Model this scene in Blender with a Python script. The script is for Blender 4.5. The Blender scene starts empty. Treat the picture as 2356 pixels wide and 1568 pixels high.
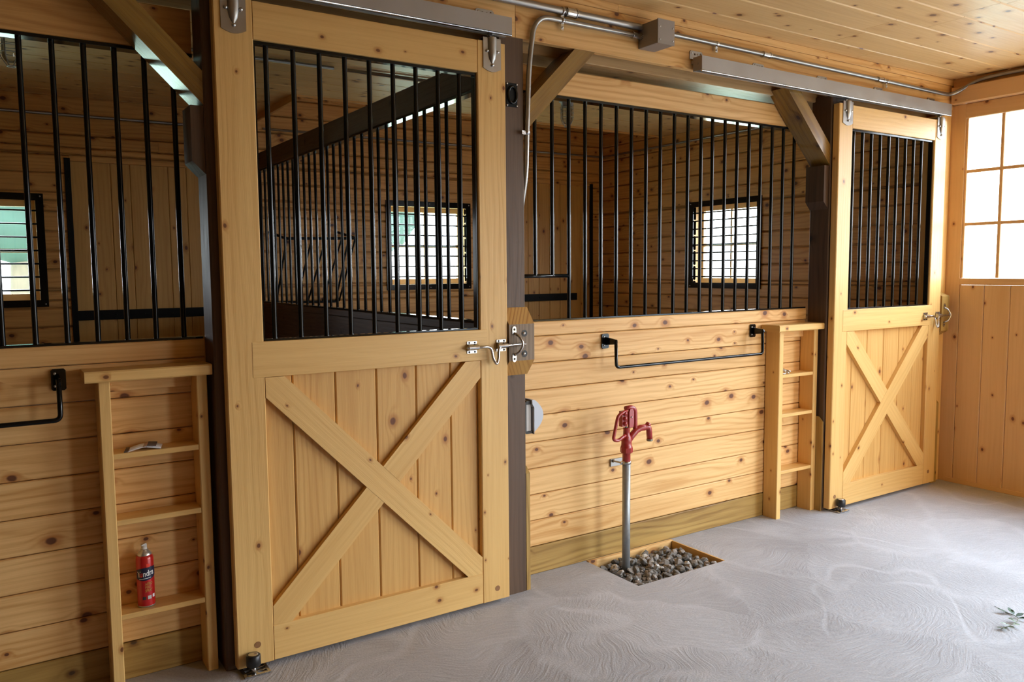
import bpy, bmesh, math, random
from mathutils import Vector, Matrix
random.seed(7)
SC = bpy.context.scene
COL = SC.collection
V = Vector
X, Y, Z = V((1, 0, 0)), V((0, 1, 0)), V((0, 0, 1))

# ------------------------------------------------------------------ mesh builder
class MB:
    def __init__(s):
        s.v, s.f, s.uv, s.t, s.sm, s.mi = [], [], [], [], [], []

    def face(s, pts, uvs=None, tint=.5, smooth=False, mi=0):
        b = len(s.v)
        s.v += [tuple(p) for p in pts]
        s.f.append(list(range(b, b + len(pts))))
        s.uv.append(uvs or [(0, 0)] * len(pts))
        s.t.append(tint); s.sm.append(smooth); s.mi.append(mi)

    def raw(s, verts, faces, uvs=None, tint=.5, smooth=False, mi=0):
        b = len(s.v)
        s.v += [tuple(p) for p in verts]
        for k, f in enumerate(faces):
            s.f.append([b + i for i in f])
            s.uv.append(uvs[k] if uvs else [(0, 0)] * len(f))
            s.t.append(tint); s.sm.append(smooth); s.mi.append(mi)

    # lumber: a prism along L with four eased edges, UV in metres along the grain
    def board(s, p, L, W, T, ch=.0025, tint=None, mi=0):
        p, L, W, T = V(p), V(L), V(W), V(T)
        lw, lt, ll = W.length, T.length, L.length
        w, t = W.normalized(), T.normalized()
        ch = min(ch, lw * .3, lt * .3)
        cs = [(ch, 0), (lw - ch, 0), (lw, ch), (lw, lt - ch), (lw - ch, lt), (ch, lt), (0, lt - ch), (0, ch)]
        if L.cross(W).dot(T) < 0:
            cs = cs[::-1]
        off = random.uniform(0, 60); vo = random.uniform(0, 60)
        tint = random.random() if tint is None else tint
        a = [p + w * c + t * d for c, d in cs]
        b = [q + L for q in a]
        n = 8
        per = 0.
        fs, us = [], []
        for i in range(n):
            j = (i + 1) % n
            e = (a[j] - a[i]).length
            fs.append([i, j, n + j, n + i])
            us.append([(off, vo + per), (off, vo + per + e), (off + ll, vo + per + e), (off + ll, vo + per)])
            per += e
        fs.append(list(range(n))[::-1]); us.append([(off + cs[i][0] * .06, vo + cs[i][1]) for i in range(n)][::-1])
        fs.append([n + i for i in range(n)]); us.append([(off + 3 + cs[i][0] * .06, vo + cs[i][1]) for i in range(n)])
        s.raw(a + b, fs, us, tint, False, mi)

    def box(s, x0, x1, y0, y1, z0, z1, ch=.0015, ax=None, tint=None, mi=0):
        d = V((x1 - x0, y1 - y0, z1 - z0))
        if ax is None:
            ax = max(range(3), key=lambda i: d[i])
        e = [V((d.x, 0, 0)), V((0, d.y, 0)), V((0, 0, d.z))]
        o = [i for i in range(3) if i != ax]
        s.board((x0, y0, z0), e[ax], e[o[0]], e[o[1]], ch, tint, mi)

    # polygon in a plane (two axes a,b), extruded along c; UV along direction g
    def prism(s, poly, org, a, b, c, g=None, tint=None, mi=0, smooth=False):
        org, a, b, c = V(org), V(a), V(b), V(c)
        g = g or (1, 0)
        gl = math.hypot(*g); g = (g[0] / gl, g[1] / gl)
        off = random.uniform(0, 60); vo = random.uniform(0, 60)
        tint = random.random() if tint is None else tint
        n = len(poly)
        ar = sum(poly[i][0] * poly[(i + 1) % n][1] - poly[(i + 1) % n][0] * poly[i][1] for i in range(n))
        if (ar > 0) != (a.cross(b).dot(c) > 0):
            poly = poly[::-1]
        A = [org + a * p[0] + b * p[1] for p in poly]
        B = [q + c for q in A]
        cl = c.length
        uvp = [(off + p[0] * g[0] + p[1] * g[1], vo - p[0] * g[1] + p[1] * g[0]) for p in poly]
        fs = [list(range(n))[::-1], [n + i for i in range(n)]]
        us = [uvp[::-1], uvp]
        for i in range(n):
            j = (i + 1) % n
            fs.append([i, j, n + j, n + i])
            u0, u1 = uvp[i], uvp[j]
            us.append([u0, u1, (u1[0], u1[1] + cl), (u0[0], u0[1] + cl)])
        s.raw(A + B, fs, us, tint, smooth, mi)

    def tube(s, pts, r, n=10, cap=True, tint=.5, mi=0, closed=False):
        pts = [V(p) for p in pts]
        m = len(pts)
        rr = r if isinstance(r, (list, tuple)) else [r] * m
        up = None
        rings = []
        for i in range(m):
            if closed:
                d = (pts[(i + 1) % m] - pts[i - 1]).normalized()
            else:
                d = (pts[min(i + 1, m - 1)] - pts[max(i - 1, 0)]).normalized()
            if up is None:
                up = d.orthogonal().normalized()
            up = (up - d * up.dot(d))
            up = up.normalized() if up.length > 1e-6 else d.orthogonal().normalized()
            sd = d.cross(up)
            rings.append([pts[i] + (up * math.cos(2 * math.pi * k / n) + sd * math.sin(2 * math.pi * k / n)) * rr[i] for k in range(n)])
        vs = [q for R in rings for q in R]
        fs = []
        for i in range(m if closed else m - 1):
            i2 = (i + 1) % m
            for k in range(n):
                k2 = (k + 1) % n
                fs.append([i * n + k, i * n + k2, i2 * n + k2, i2 * n + k])
        s.raw(vs, fs, None, tint, True, mi)
        if cap and not closed:
            s.face(rings[0][::-1], None, tint, False, mi)
            s.face(rings[-1], None, tint, False, mi)

    def lathe(s, prof, org=(0, 0, 0), ax=Z, n=20, tint=.5, mi=0, smooth=True):
        ax = V(ax).normalized(); u = ax.orthogonal().normalized(); w = ax.cross(u); org = V(org)
        vs, fs = [], []
        for r, h in prof:
            for k in range(n):
                a = 2 * math.pi * k / n
                vs.append(org + ax * h + (u * math.cos(a) + w * math.sin(a)) * max(r, 1e-5))
        for i in range(len(prof) - 1):
            for k in range(n):
                k2 = (k + 1) % n
                fs.append([i * n + k, i * n + k2, (i + 1) * n + k2, (i + 1) * n + k])
        s.raw(vs, fs, None, tint, smooth, mi)

    def cyl(s, p, d, r, n=16, tint=.5, mi=0, ch=0.0):
        d = V(d); l = d.length
        prof = [(0, 0), (r - ch, 0), (r, ch), (r, l - ch), (r - ch, l), (0, l)] if ch else [(0, 0), (r, 0), (r, l), (0, l)]
        # split hard edges by separate rings
        s.lathe(prof[:2] if not ch else prof[:2], p, d, n, tint, mi, False)
        s.lathe(prof[1:-1], p, d, n, tint, mi, not ch)
        s.lathe(prof[-2:], p, d, n, tint, mi, False)

    def sphere(s, c, r, n=14, sc=(1, 1, 1), tint=.5, mi=0):
        c = V(c); h = n // 2
        vs, fs = [], []
        for i in range(h + 1):
            th = math.pi * i / h
            for k in range(n):
                a = 2 * math.pi * k / n
                vs.append(c + V((math.sin(th) * math.cos(a) * r * sc[0], math.sin(th) * math.sin(a) * r * sc[1], math.cos(th) * r * sc[2])))
        for i in range(h):
            for k in range(n):
                k2 = (k + 1) % n
                fs.append([i * n + k, i * n + k2, (i + 1) * n + k2, (i + 1) * n + k])
        s.raw(vs, fs, None, tint, True, mi)

    def build(s, name, mats, parent=None, loc=None):
        me = bpy.data.meshes.new(name)
        me.from_pydata(s.v, [], s.f)
        uvl = me.uv_layers.new(name='UVMap')
        flat = []
        for u in s.uv:
            for q in u:
                flat += [q[0], q[1]]
        uvl.data.foreach_set('uv', flat)
        at = me.attributes.new('tint', 'FLOAT', 'FACE'); at.data.foreach_set('value', s.t)
        me.polygons.foreach_set('use_smooth', s.sm)
        me.polygons.foreach_set('material_index', s.mi)
        for m in (mats if isinstance(mats, (list, tuple)) else [mats]):
            me.materials.append(m)
        bm = bmesh.new(); bm.from_mesh(me)
        bmesh.ops.remove_doubles(bm, verts=[v for v in bm.verts if True], dist=1e-7)
        bmesh.ops.recalc_face_normals(bm, faces=bm.faces)
        bm.to_mesh(me); bm.free()
        o = bpy.data.objects.new(name, me)
        COL.objects.link(o)
        if parent is not None:
            o.parent = parent
            o.matrix_parent_inverse = Matrix.Identity(4)
            # part meshes are authored in world space: bring them into the parent's space
            w = world_of(parent)
            me.transform(w.inverted())
        elif loc is not None:
            o.location = loc
            me.transform(Matrix.Translation(-V(loc)))
        me.update()
        return o

def world_of(o):
    m = Matrix.LocRotScale(o.location, o.rotation_euler, o.scale)
    return world_of(o.parent) @ m if o.parent else m

def tag(o, label=None, cat=None, group=None, kind=None):
    if label: o['label'] = label
    if cat: o['category'] = cat
    if group: o['group'] = group
    if kind: o['kind'] = kind
    return o

def empty(name, loc, label, cat, group=None):
    o = bpy.data.objects.new(name, None); COL.objects.link(o)
    o.location = loc; o.empty_display_size = .1
    return tag(o, label, cat, group)

def struct(o, label=None):
    o['kind'] = 'structure'
    if label: o['label'] = label; 
    return o

def copy_tree(o, parent=None, delta=None):
    c = o.copy(); COL.objects.link(c)
    if parent is not None: c.parent = parent
    if delta is not None: c.location = o.location + V(delta)
    for ch in list(o.children): copy_tree(ch, c)
    return c

def fillet(pts, r, n=6):
    pts = [V(p) for p in pts]; out = [pts[0]]
    for i in range(1, len(pts) - 1):
        a, b, c = pts[i - 1], pts[i], pts[i + 1]
        d1, d2 = (a - b), (c - b)
        rr = min(r, d1.length * .48, d2.length * .48)
        p, q = b + d1.normalized() * rr, b + d2.normalized() * rr
        for k in range(n + 1):
            t = k / n
            out.append(p * (1 - t) ** 2 + b * 2 * t * (1 - t) + q * t * t)
    out.append(pts[-1])
    return out

# ------------------------------------------------------------------ materials
def new_mat(name):
    m = bpy.data.materials.new(name); m.use_nodes = True
    nt = m.node_tree; nt.nodes.clear()
    return m, nt, nt.nodes, nt.links

class G:
    """tiny node helper"""
    def __init__(s, nt): s.n, s.l = nt.nodes, nt.links
    def node(s, t, **k):
        n = s.n.new(t)
        for a, b in k.items(): setattr(n, a, b)
        return n
    def _in(s, sock, v):
        if hasattr(v, 'is_linked') or isinstance(v, bpy.types.NodeSocket): s.l.new(v, sock)
        else: sock.default_value = v
    def math(s, op, a, b=0., c=None, clamp=False):
        n = s.n.new('ShaderNodeMath'); n.operation = op; n.use_clamp = clamp
        s._in(n.inputs[0], a); s._in(n.inputs[1], b)
        if c is not None: s._in(n.inputs[2], c)
        return n.outputs[0]
    def mapr(s, v, a, b, c=0., d=1., smooth=True):
        n = s.n.new('ShaderNodeMapRange'); n.interpolation_type = 'SMOOTHSTEP' if smooth else 'LINEAR'
        s._in(n.inputs['Value'], v); s._in(n.inputs['From Min'], a); s._in(n.inputs['From Max'], b)
        s._in(n.inputs['To Min'], c); s._in(n.inputs['To Max'], d)
        return n.outputs[0]
    def mix(s, f, a, b, mode='MIX'):
        n = s.n.new('ShaderNodeMix'); n.data_type = 'RGBA'; n.blend_type = mode
        s._in(n.inputs[0], f)
        for i, v in ((6, a), (7, b)):
            if isinstance(v, tuple) and len(v) == 3: v = (*v, 1)
            s._in(n.inputs[i], v)
        return n.outputs[2]
    def xyz(s, x, y, z=0.):
        n = s.n.new('ShaderNodeCombineXYZ')
        for i, v in enumerate((x, y, z)): s._in(n.inputs[i], v)
        return n.outputs[0]
    def noise(s, vec, scale, detail=2., rough=.5, dim='3D', out=0):
        n = s.n.new('ShaderNodeTexNoise'); n.noise_dimensions = dim
        s._in(n.inputs['Vector'], vec); n.inputs['Scale'].default_value = scale
        n.inputs['Detail'].default_value = detail; n.inputs['Roughness'].default_value = rough
        return n.outputs[out]

def wood(name, light, dark, knot, ring=.5, knots=.5, ringfreq=34., rough=.42, coat=.0, tintamt=.25, knotsize=1., fib=.35):
    m, nt, N, L = new_mat(name); g = G(nt)
    uv = g.node('ShaderNodeUVMap', uv_map='UVMap').outputs[0]
    sp = g.node('ShaderNodeSeparateXYZ'); L.new(uv, sp.inputs[0]); u, v = sp.outputs[0], sp.outputs[1]
    tint = g.node('ShaderNodeAttribute', attribute_name='tint').outputs['Fac']
    # knots
    kv = g.node('ShaderNodeTexVoronoi', voronoi_dimensions='2D', feature='F1')
    jit = g.noise(g.xyz(g.math('MULTIPLY', u, 22.), g.math('MULTIPLY', v, 22.)), 1., 1.)
    L.new(g.xyz(g.math('MULTIPLY', u, 5.), g.math('ADD', g.math('MULTIPLY', v, 7.), g.math('MULTIPLY', jit, .06))), kv.inputs['Vector'])
    kv.inputs['Scale'].default_value = 1.
    d = kv.outputs['Distance']
    cs = g.node('ShaderNodeSeparateColor'); L.new(kv.outputs['Color'], cs.inputs[0])
    rad = g.mapr(cs.outputs[0], 1. - knots, 1., .022 * knotsize, .10 * knotsize, False)
    has = g.math('GREATER_THAN', cs.outputs[0], 1. - knots)
    core = g.math('MULTIPLY', has, g.mapr(d, g.math('MULTIPLY', rad, .6), g.math('ADD', g.math('MULTIPLY', rad, 1.05), .004), 1., 0.))
    halo = g.math('MULTIPLY', has, g.mapr(d, 0., g.math('ADD', g.math('MULTIPLY', rad, 4.), .03), 1., 0.))
    # growth rings
    n1 = g.noise(g.xyz(g.math('MULTIPLY', u, 1.25), g.math('MULTIPLY', v, 7.), 3.1), 1., 2., .45)
    ph = g.math('ADD', g.math('MULTIPLY', v, ringfreq), g.math('MULTIPLY', n1, 4.6))
    ph = g.math('ADD', ph, g.math('MULTIPLY', halo, 1.1))
    sn = g.math('SINE', g.math('MULTIPLY', ph, 6.2832))
    line = g.math('POWER', g.math('MULTIPLY_ADD', sn, .5, .5), 2.2)
    amp = g.noise(g.xyz(g.math('MULTIPLY', u, .9), g.math('MULTIPLY', v, 4.), 9.), 1., 1.)
    line = g.math('MULTIPLY', line, g.mapr(amp, .3, .65, .25, 1.))
    fine = g.noise(g.xyz(g.math('MULTIPLY', u, 5.), g.math('MULTIPLY', v, 330.)), 1., 2., .6)
    fine = g.mapr(fine, .35, .7, 0., 1., False)
    broad = g.noise(g.xyz(g.math('MULTIPLY', u, .7), g.math('MULTIPLY', v, 9.), 5.), 1., 2.)
    mid = g.noise(g.xyz(g.math('MULTIPLY', u, 1.7), g.math('MULTIPLY', v, 85.), 2.), 1., 3., .55)
    f = g.math('ADD', g.math('MULTIPLY', line, ring), g.math('MULTIPLY', fine, fib * .45))
    f = g.math('ADD', f, g.math('MULTIPLY', g.mapr(mid, .42, .72, -.12, 1., False), fib * .75))
    f = g.math('ADD', f, g.mapr(broad, .3, .75, -.12, .34, False))
    f = g.math('ADD', f, g.math('MULTIPLY', halo, .30))
    f = g.math('ADD', f, g.math('MULTIPLY', g.math('SUBTRACT', tint, .5), tintamt), clamp=True)
    col = g.mix(f, light, dark)
    col = g.mix(g.math('MULTIPLY', has, g.mapr(d, rad, g.math('MULTIPLY_ADD', rad, 2.2, .02), .55, 0.)), col, tuple(k * q for k, q in zip(dark, (.75, .55, .45))))
    kring = g.math('MULTIPLY_ADD', g.math('SINE', g.math('MULTIPLY', d, 420.)), .2, .8)
    kc = g.mix(kring, tuple(c * .55 for c in knot), knot)
    col = g.mix(g.math('MULTIPLY', core, .97), col, kc)
    b = g.node('ShaderNodeBsdfPrincipled')
    L.new(col, b.inputs['Base Color'])
    L.new(g.mapr(fine, 0., 1., rough - .05, rough + .12, False), b.inputs['Roughness'])
    b.inputs['Specular IOR Level'].default_value = .4
    if coat:
        b.inputs['Coat Weight'].default_value = coat; b.inputs['Coat Roughness'].default_value = .12
    bp = g.node('ShaderNodeBump'); bp.inputs['Strength'].default_value = .12; bp.inputs['Distance'].default_value = .002
    L.new(g.math('SUBTRACT', g.math('MULTIPLY', fine, .6), line), bp.inputs['Height']); L.new(bp.outputs[0], b.inputs['Normal'])
    o = g.node('ShaderNodeOutputMaterial'); L.new(b.outputs[0], o.inputs[0])
    return m

def plain(name, col, rough=.5, metal=0., var=0., vs=40., coat=0., bump=0.):
    m, nt, N, L = new_mat(name); g = G(nt)
    b = g.node('ShaderNodeBsdfPrincipled')
    tc = g.node('ShaderNodeTexCoord').outputs['Object']
    nz = g.noise(tc, vs, 3.)
    if var:
        c = g.mix(nz, tuple(k * (1 - var) for k in col), tuple(min(1, k * (1 + var)) for k in col)); L.new(c, b.inputs['Base Color'])
        L.new(g.mapr(nz, .3, .7, max(.02, rough - .08), rough + .08, False), b.inputs['Roughness'])
    else:
        b.inputs['Base Color'].default_value = (*col, 1); b.inputs['Roughness'].default_value = rough
    b.inputs['Metallic'].default_value = metal
    if coat: b.inputs['Coat Weight'].default_value = coat; b.inputs['Coat Roughness'].default_value = .08
    if bump:
        bp = g.node('ShaderNodeBump'); bp.inputs['Strength'].default_value = bump; bp.inputs['Distance'].default_value = .003
        L.new(nz, bp.inputs['Height']); L.new(bp.outputs[0], b.inputs['Normal'])
    o = g.node('ShaderNodeOutputMaterial'); L.new(b.outputs[0], o.inputs[0])
    return m

def glass_mat(name, tint=(1, 1, 1), refl=.06):
    m, nt, N, L = new_mat(name); g = G(nt)
    t = g.node('ShaderNodeBsdfTransparent'); t.inputs[0].default_value = (*tint, 1)
    gl = g.node('ShaderNodeBsdfGlossy'); gl.inputs['Roughness'].default_value = .02
    lw = g.node('ShaderNodeLayerWeight'); lw.inputs[0].default_value = .25
    mx = g.node('ShaderNodeMixShader'); L.new(g.math('MULTIPLY_ADD', lw.outputs['Fresnel'], .8, refl * .3), mx.inputs[0])
    L.new(t.outputs[0], mx.inputs[1]); L.new(gl.outputs[0], mx.inputs[2])
    o = g.node('ShaderNodeOutputMaterial'); L.new(mx.outputs[0], o.inputs[0])
    return m

def concrete(name):
    m, nt, N, L = new_mat(name); g = G(nt)
    tc = g.node('ShaderNodeTexCoord').outputs['Object']
    sp = g.node('ShaderNodeSeparateXYZ'); L.new(tc, sp.inputs[0])
    wob = g.noise(tc, 1.7, 2., out=1)
    wp = g.node('ShaderNodeVectorMath', operation='MULTIPLY_ADD'); L.new(wob, wp.inputs[0]); wp.inputs[1].default_value = (.5, .5, 0); L.new(tc, wp.inputs[2])
    vo = g.node('ShaderNodeTexVoronoi', voronoi_dimensions='2D', feature='F1'); vo.inputs['Scale'].default_value = 1.9; L.new(wp.outputs[0], vo.inputs['Vector'])
    ve = g.node('ShaderNodeTexVoronoi', voronoi_dimensions='2D', feature='DISTANCE_TO_EDGE'); ve.inputs['Scale'].default_value = 1.9; L.new(wp.outputs[0], ve.inputs['Vector'])
    # trowel sweeps: arcs about a point beside each patch
    sub = g.node('ShaderNodeVectorMath', operation='SUBTRACT'); L.new(wp.outputs[0], sub.inputs[0]); L.new(vo.outputs['Position'], sub.inputs[1])
    cs = g.node('ShaderNodeSeparateColor'); L.new(vo.outputs['Color'], cs.inputs[0])
    ss = g.node('ShaderNodeSeparateXYZ'); L.new(sub.outputs[0], ss.inputs[0])
    dx = g.math('ADD', ss.outputs[0], g.math('MULTIPLY_ADD', cs.outputs[0], 1.2, -.6))
    dy = g.math('ADD', ss.outputs[1], g.math('MULTIPLY_ADD', cs.outputs[1], 1.2, -.6))
    rr = g.math('SQRT', g.math('ADD', g.math('MULTIPLY', dx, dx), g.math('MULTIPLY', dy, dy)))
    an = g.math('ARCTAN2', dy, dx)
    br = g.noise(g.xyz(g.math('MULTIPLY', rr, 75.), g.math('MULTIPLY', an, 5.)), 1., 3., .6)
    big = g.noise(tc, .8, 3.)
    speck = g.noise(tc, 130., 2.)
    edge = g.mapr(ve.outputs['Distance'], 0., .10, 1., 0.)
    wv = g.node('ShaderNodeVectorMath', operation='MULTIPLY_ADD'); L.new(g.noise(tc, 2.3, 1., out=1), wv.inputs[0]); wv.inputs[1].default_value = (.35, .35, 0); L.new(tc, wv.inputs[2])
    rn = g.noise(wv.outputs[0], 1.25, 1.5, .4)
    vein = g.mapr(g.math('ABSOLUTE', g.math('SUBTRACT', rn, .5)), 0., .028, 1., 0.)
    vein = g.math('MULTIPLY', vein, g.mapr(g.noise(tc, 1.9, 2.), .42, .62, 0., 1.))
    edge = g.math('MULTIPLY', edge, g.mapr(g.noise(tc, 2.6, 2.), .42, .62, 0., .8))
    edge = g.math('MAXIMUM', edge, vein)
    pt = g.math('MULTIPLY_ADD', cs.outputs[2], .16, -.08)
    f = g.math('ADD', g.math('ADD', g.mapr(big, .3, .7, -.16, .2), g.math('MULTIPLY', edge, .17)), pt)
    f = g.math('ADD', f, g.math('MULTIPLY_ADD', speck, .5, -.25))
    f = g.math('ADD', f, g.math('MULTIPLY_ADD', br, .42, .12), clamp=True)
    col = g.mix(f, (.25, .238, .24), (.60, .595, .62))
    b = g.node('ShaderNodeBsdfPrincipled'); L.new(col, b.inputs['Base Color']); b.inputs['Roughness'].default_value = .72
    b.inputs['Specular IOR Level'].default_value = .35
    h = g.math('ADD', g.math('MULTIPLY', br, g.mapr(edge, 0., 1., 1., .25)), g.math('MULTIPLY', speck, .35))
    h = g.math('ADD', h, g.math('MULTIPLY', g.mapr(ve.outputs['Distance'], 0., .3, 1., 0.), .8))
    bp = g.node('ShaderNodeBump'); bp.inputs['Strength'].default_value = .45; bp.inputs['Distance'].default_value = .006
    L.new(h, bp.inputs['Height']); L.new(bp.outputs[0], b.inputs['Normal'])
    o = g.node('ShaderNodeOutputMaterial'); L.new(b.outputs[0], o.inputs[0])
    return m

PINE = wood('pine_wall_boards', (.80, .51, .215), (.54, .265, .07), (.12, .038, .014), ring=.5, knots=.55, ringfreq=30, rough=.5, fib=.42, knotsize=1.1)
DOORP = wood('pine_door_clear', (.74, .475, .175), (.55, .29, .08), (.16, .055, .016), ring=.2, knots=.52, ringfreq=38, rough=.4, knotsize=.55, tintamt=.12, fib=.3)
PANELP = wood('pine_door_panel', (.68, .405, .135), (.50, .245, .06), (.15, .045, .015), ring=.28, knots=.34, ringfreq=34, rough=.45, knotsize=.95, tintamt=.25, fib=.3)
CEILP = wood('pine_ceiling_boards', (.80, .54, .245), (.58, .32, .105), (.14, .045, .016), ring=.2, knots=.5, ringfreq=30, rough=.36, knotsize=1.2, tintamt=.15, fib=.25)
STALLP = wood('pine_dim_stall_tone', (.76, .43, .15), (.48, .22, .055), (.10, .03, .01), ring=.4, knots=.5, ringfreq=30, rough=.42, fib=.4, knotsize=1.1)  # same wood as PINE, dim warm stall light put into the colour
ENDP = wood('pine_end_door', (.66, .405, .19), (.52, .29, .105), (.15, .04, .015), ring=.15, knots=.36, ringfreq=30, rough=.45, tintamt=.12, fib=.2, knotsize=.8)
TREAT = wood('treated_lumber', (.42, .26, .07), (.20, .10, .018), (.08, .04, .014), ring=.6, knots=.3, ringfreq=24, rough=.5)
HEAD = wood('header_lumber', (.46, .30, .14), (.28, .16, .065), (.07, .035, .018), ring=.35, knots=.3, ringfreq=24, rough=.32)
POST = wood('dark_post_timber', (.105, .06, .034), (.050, .026, .014), (.018, .01, .006), ring=.4, knots=.25, ringfreq=30, rough=.5)
GBRACE = wood('brace_timber', (.30, .17, .038), (.13, .062, .010), (.05, .02, .006), ring=.6, knots=.2, ringfreq=22, rough=.3, coat=.5)
BLOCK = wood('block_weathered', (.25, .175, .11), (.12, .08, .05), (.05, .03, .02), ring=.6, knots=.1, ringfreq=55, rough=.55)
BLOCKE = wood('block_end_grain', (.52, .30, .09), (.30, .13, .035), (.3, .08, .02), ring=.7, knots=.55, ringfreq=40, rough=.5, knotsize=1.4)
PLUG = plain('wood_plug', (.27, .125, .045), .5, var=.25, vs=90)
IRON = plain('black_iron', (.004, .0043, .0045), .12, 0.)
IRONM = plain('black_iron_matt', (.004, .004, .004), .55)
for _m, _s in ((IRON, .32), (IRONM, .2)):
    next(n for n in _m.node_tree.nodes if n.type == 'BSDF_PRINCIPLED').inputs['Specular IOR Level'].default_value = _s
GALV = plain('galvanised_steel', (.36, .345, .325), .36, .9, var=.12, vs=14)
TRACKM = plain('track_steel', (.36, .335, .31), .48, .45, var=.14, vs=9)
CHROME = plain('bright_zinc', (.56, .55, .54), .22, 1., var=.06, vs=30)
BOLTM = plain('bolt_steel', (.62, .60, .58), .28, .95)
BOXM = plain('grey_box_paint', (.30, .265, .24), .5, .25, var=.12, vs=10)
GREYP = plain('grey_outlet_metal', (.47, .50, .56), .45, .1, var=.05, vs=20)
GREYPL = plain('grey_outlet_lid', (.56, .55, .54), .5, 0., var=.05, vs=20)
GASKET = plain('dark_gasket', (.035, .035, .035), .6)
RED = plain('hydrant_red', (.33, .022, .018), .36, 0., var=.22, vs=45, coat=.25)
CANRED = plain('can_red', (.50, .012, .012), .28, .1, coat=.4)
NAVY = plain('can_navy', (.012, .014, .045), .4)
WHITE = plain('white_print', (.78, .80, .80), .5)
ORANGE = plain('orange_print', (.55, .23, .05), .5)
SCAR = plain('scarlet_print', (.85, .05, .02), .5)
CANMET = plain('can_top_metal', (.62, .62, .60), .33, .85)
NOZ = plain('nozzle_plastic', (.70, .68, .64), .5)
PIPE = plain('riser_pipe', (.33, .35, .36), .45, .6, var=.16, vs=60)
BRASS = plain('brass_spout_ring', (.24, .22, .16), .5, .6)
STONE = None
RUBBER = plain('black_rubber', (.012, .012, .013), .4)
PAPER = plain('paper_white', (.78, .77, .80), .6)
PAPERT = plain('paper_tan', (.52, .36, .26), .55, var=.1)
PAPERD = plain('paper_dark', (.10, .07, .055), .5)
LEAF = plain('leaf_dark', (.045, .085, .04), .5, var=.4, vs=60)
LEAFP = plain('leaf_pale_underside', (.35, .47, .36), .6)
STEM = plain('twig', (.10, .12, .05), .6)
GLASS = glass_mat('window_glass')
LAMPG = glass_mat('lamp_glass', (.88, .88, .86), .25)
CONC = concrete('brushed_concrete')
CREAM = wood('window_sash_pine', (.74, .50, .24), (.62, .38, .16), (.3, .12, .05), ring=.15, knots=.1, rough=.45)

def stone_mat():
    m, nt, N, L = new_mat('gravel_stone'); g = G(nt)
    t = g.node('ShaderNodeAttribute', attribute_name='tint').outputs['Fac']
    tc = g.node('ShaderNodeTexCoord').outputs['Object']
    cr = g.node('ShaderNodeValToRGB'); L.new(t, cr.inputs[0])
    e = cr.color_ramp.elements
    e[0].color = (.09, .085, .078, 1); e[1].color = (.56, .53, .49, 1)
    e.new(.45).color = (.17, .155, .135, 1); e.new(.75).color = (.30, .255, .22, 1)
    c = g.mix(g.noise(tc, 120., 3.), cr.outputs[0], (.5, .5, .5), 'OVERLAY')
    b = g.node('ShaderNodeBsdfPrincipled'); L.new(c, b.inputs['Base Color']); b.inputs['Roughness'].default_value = .75
    o = g.node('ShaderNodeOutputMaterial'); L.new(b.outputs[0], o.inputs[0])
    return m
STONE = stone_mat()

# ------------------------------------------------------------------ plank surfaces
def planks(mb, org, along, up, th, a0, a1, b0, pitch, b1, holes=(), gap=.0015, ch=.003, joint=None, seams=None):
    """boards running along 'along', stacked along 'up'; th = thickness vector pointing into the wall"""
    org, along, up, th = V(org), V(along), V(up), V(th)
    rows = []
    if seams:
        rows = list(zip(seams[:-1], seams[1:]))
    else:
        z = b0
        while z < b1 - 1e-4:
            rows.append((z, min(z + pitch, b1))); z += pitch
    for z0, z1 in rows:
        cuts = {z0, z1}
        for h in holes:
            for q in (h[2], h[3]):
                if z0 + 1e-4 < q < z1 - 1e-4: cuts.add(q)
        cuts = sorted(cuts)
        for c0, c1 in zip(cuts[:-1], cuts[1:]):
            spans = [(a0, a1)]
            for h in holes:
                if h[2] < c1 - 1e-5 and h[3] > c0 + 1e-5:
                    ns = []
                    for s0, s1 in spans:
                        if h[1] <= s0 or h[0] >= s1: ns.append((s0, s1)); continue
                        if h[0] > s0: ns.append((s0, h[0]))
                        if h[1] < s1: ns.append((h[1], s1))
                    spans = ns
            t = random.random()
            for s0, s1 in spans:
                segs = [(s0, s1)]
                if joint and s1 - s0 > joint:
                    j = s0 + (s1 - s0) * random.uniform(.25, .75); segs = [(s0, j), (j, s1)]
                for q0, q1 in segs:
                    mb.board(org + along * q0 + up * (c0 + gap * .5), along * (q1 - q0 - .001), up * (c1 - c0 - gap), th, ch, t if q0 == s0 else random.random())

# ------------------------------------------------------------------ shell
XE, YB = 4.90, 3.78        # end wall and back wall
XL, YO = -2.55, -3.75      # stall end and the wall across the aisle
ZC = 2.775
OX0, OX1 = 2.65, 3.45       # unseen opening added across the aisle to brighten the middle stall front
YD, OZ = -1.905, 2.3      # the far door leaf stands open beyond YD
PX0, PX1, PY0, PY1 = 1.82, 2.42, -.205, .195   # gravel pit

# floor slab with the pit left open
mb = MB()
gx = [-13., PX0, PX1, 5.1]; gy = [YO, PY0, PY1, 3.95]
for i in range(3):
    for j in range(3):
        if i == 1 and j == 1: continue
        a, b, c, d = gx[i], gx[i + 1], gy[j], gy[j + 1]
        mb.face([(a, c, 0), (b, c, 0), (b, d, 0), (a, d, 0)])
for (a, b) in (((PX0, PY0), (PX1, PY0)), ((PX1, PY0), (PX1, PY1)), ((PX1, PY1), (PX0, PY1)), ((PX0, PY1), (PX0, PY0))):
    mb.face([(a[0], a[1], 0), (b[0], b[1], 0), (b[0], b[1], -.12), (a[0], a[1], -.12)])
mb.face([(PX0, PY0, -.12), (PX1, PY0, -.12), (PX1, PY1, -.12), (PX0, PY1, -.12)])
for i in (0,):
    mb.face([(-13., YO, -.13), (5.1, YO, -.13), (5.1, 3.95, -.13), (-13., 3.95, -.13)])
struct(mb.build('floor', CONC), 'grey brushed concrete floor with swirled trowel marks')

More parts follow.
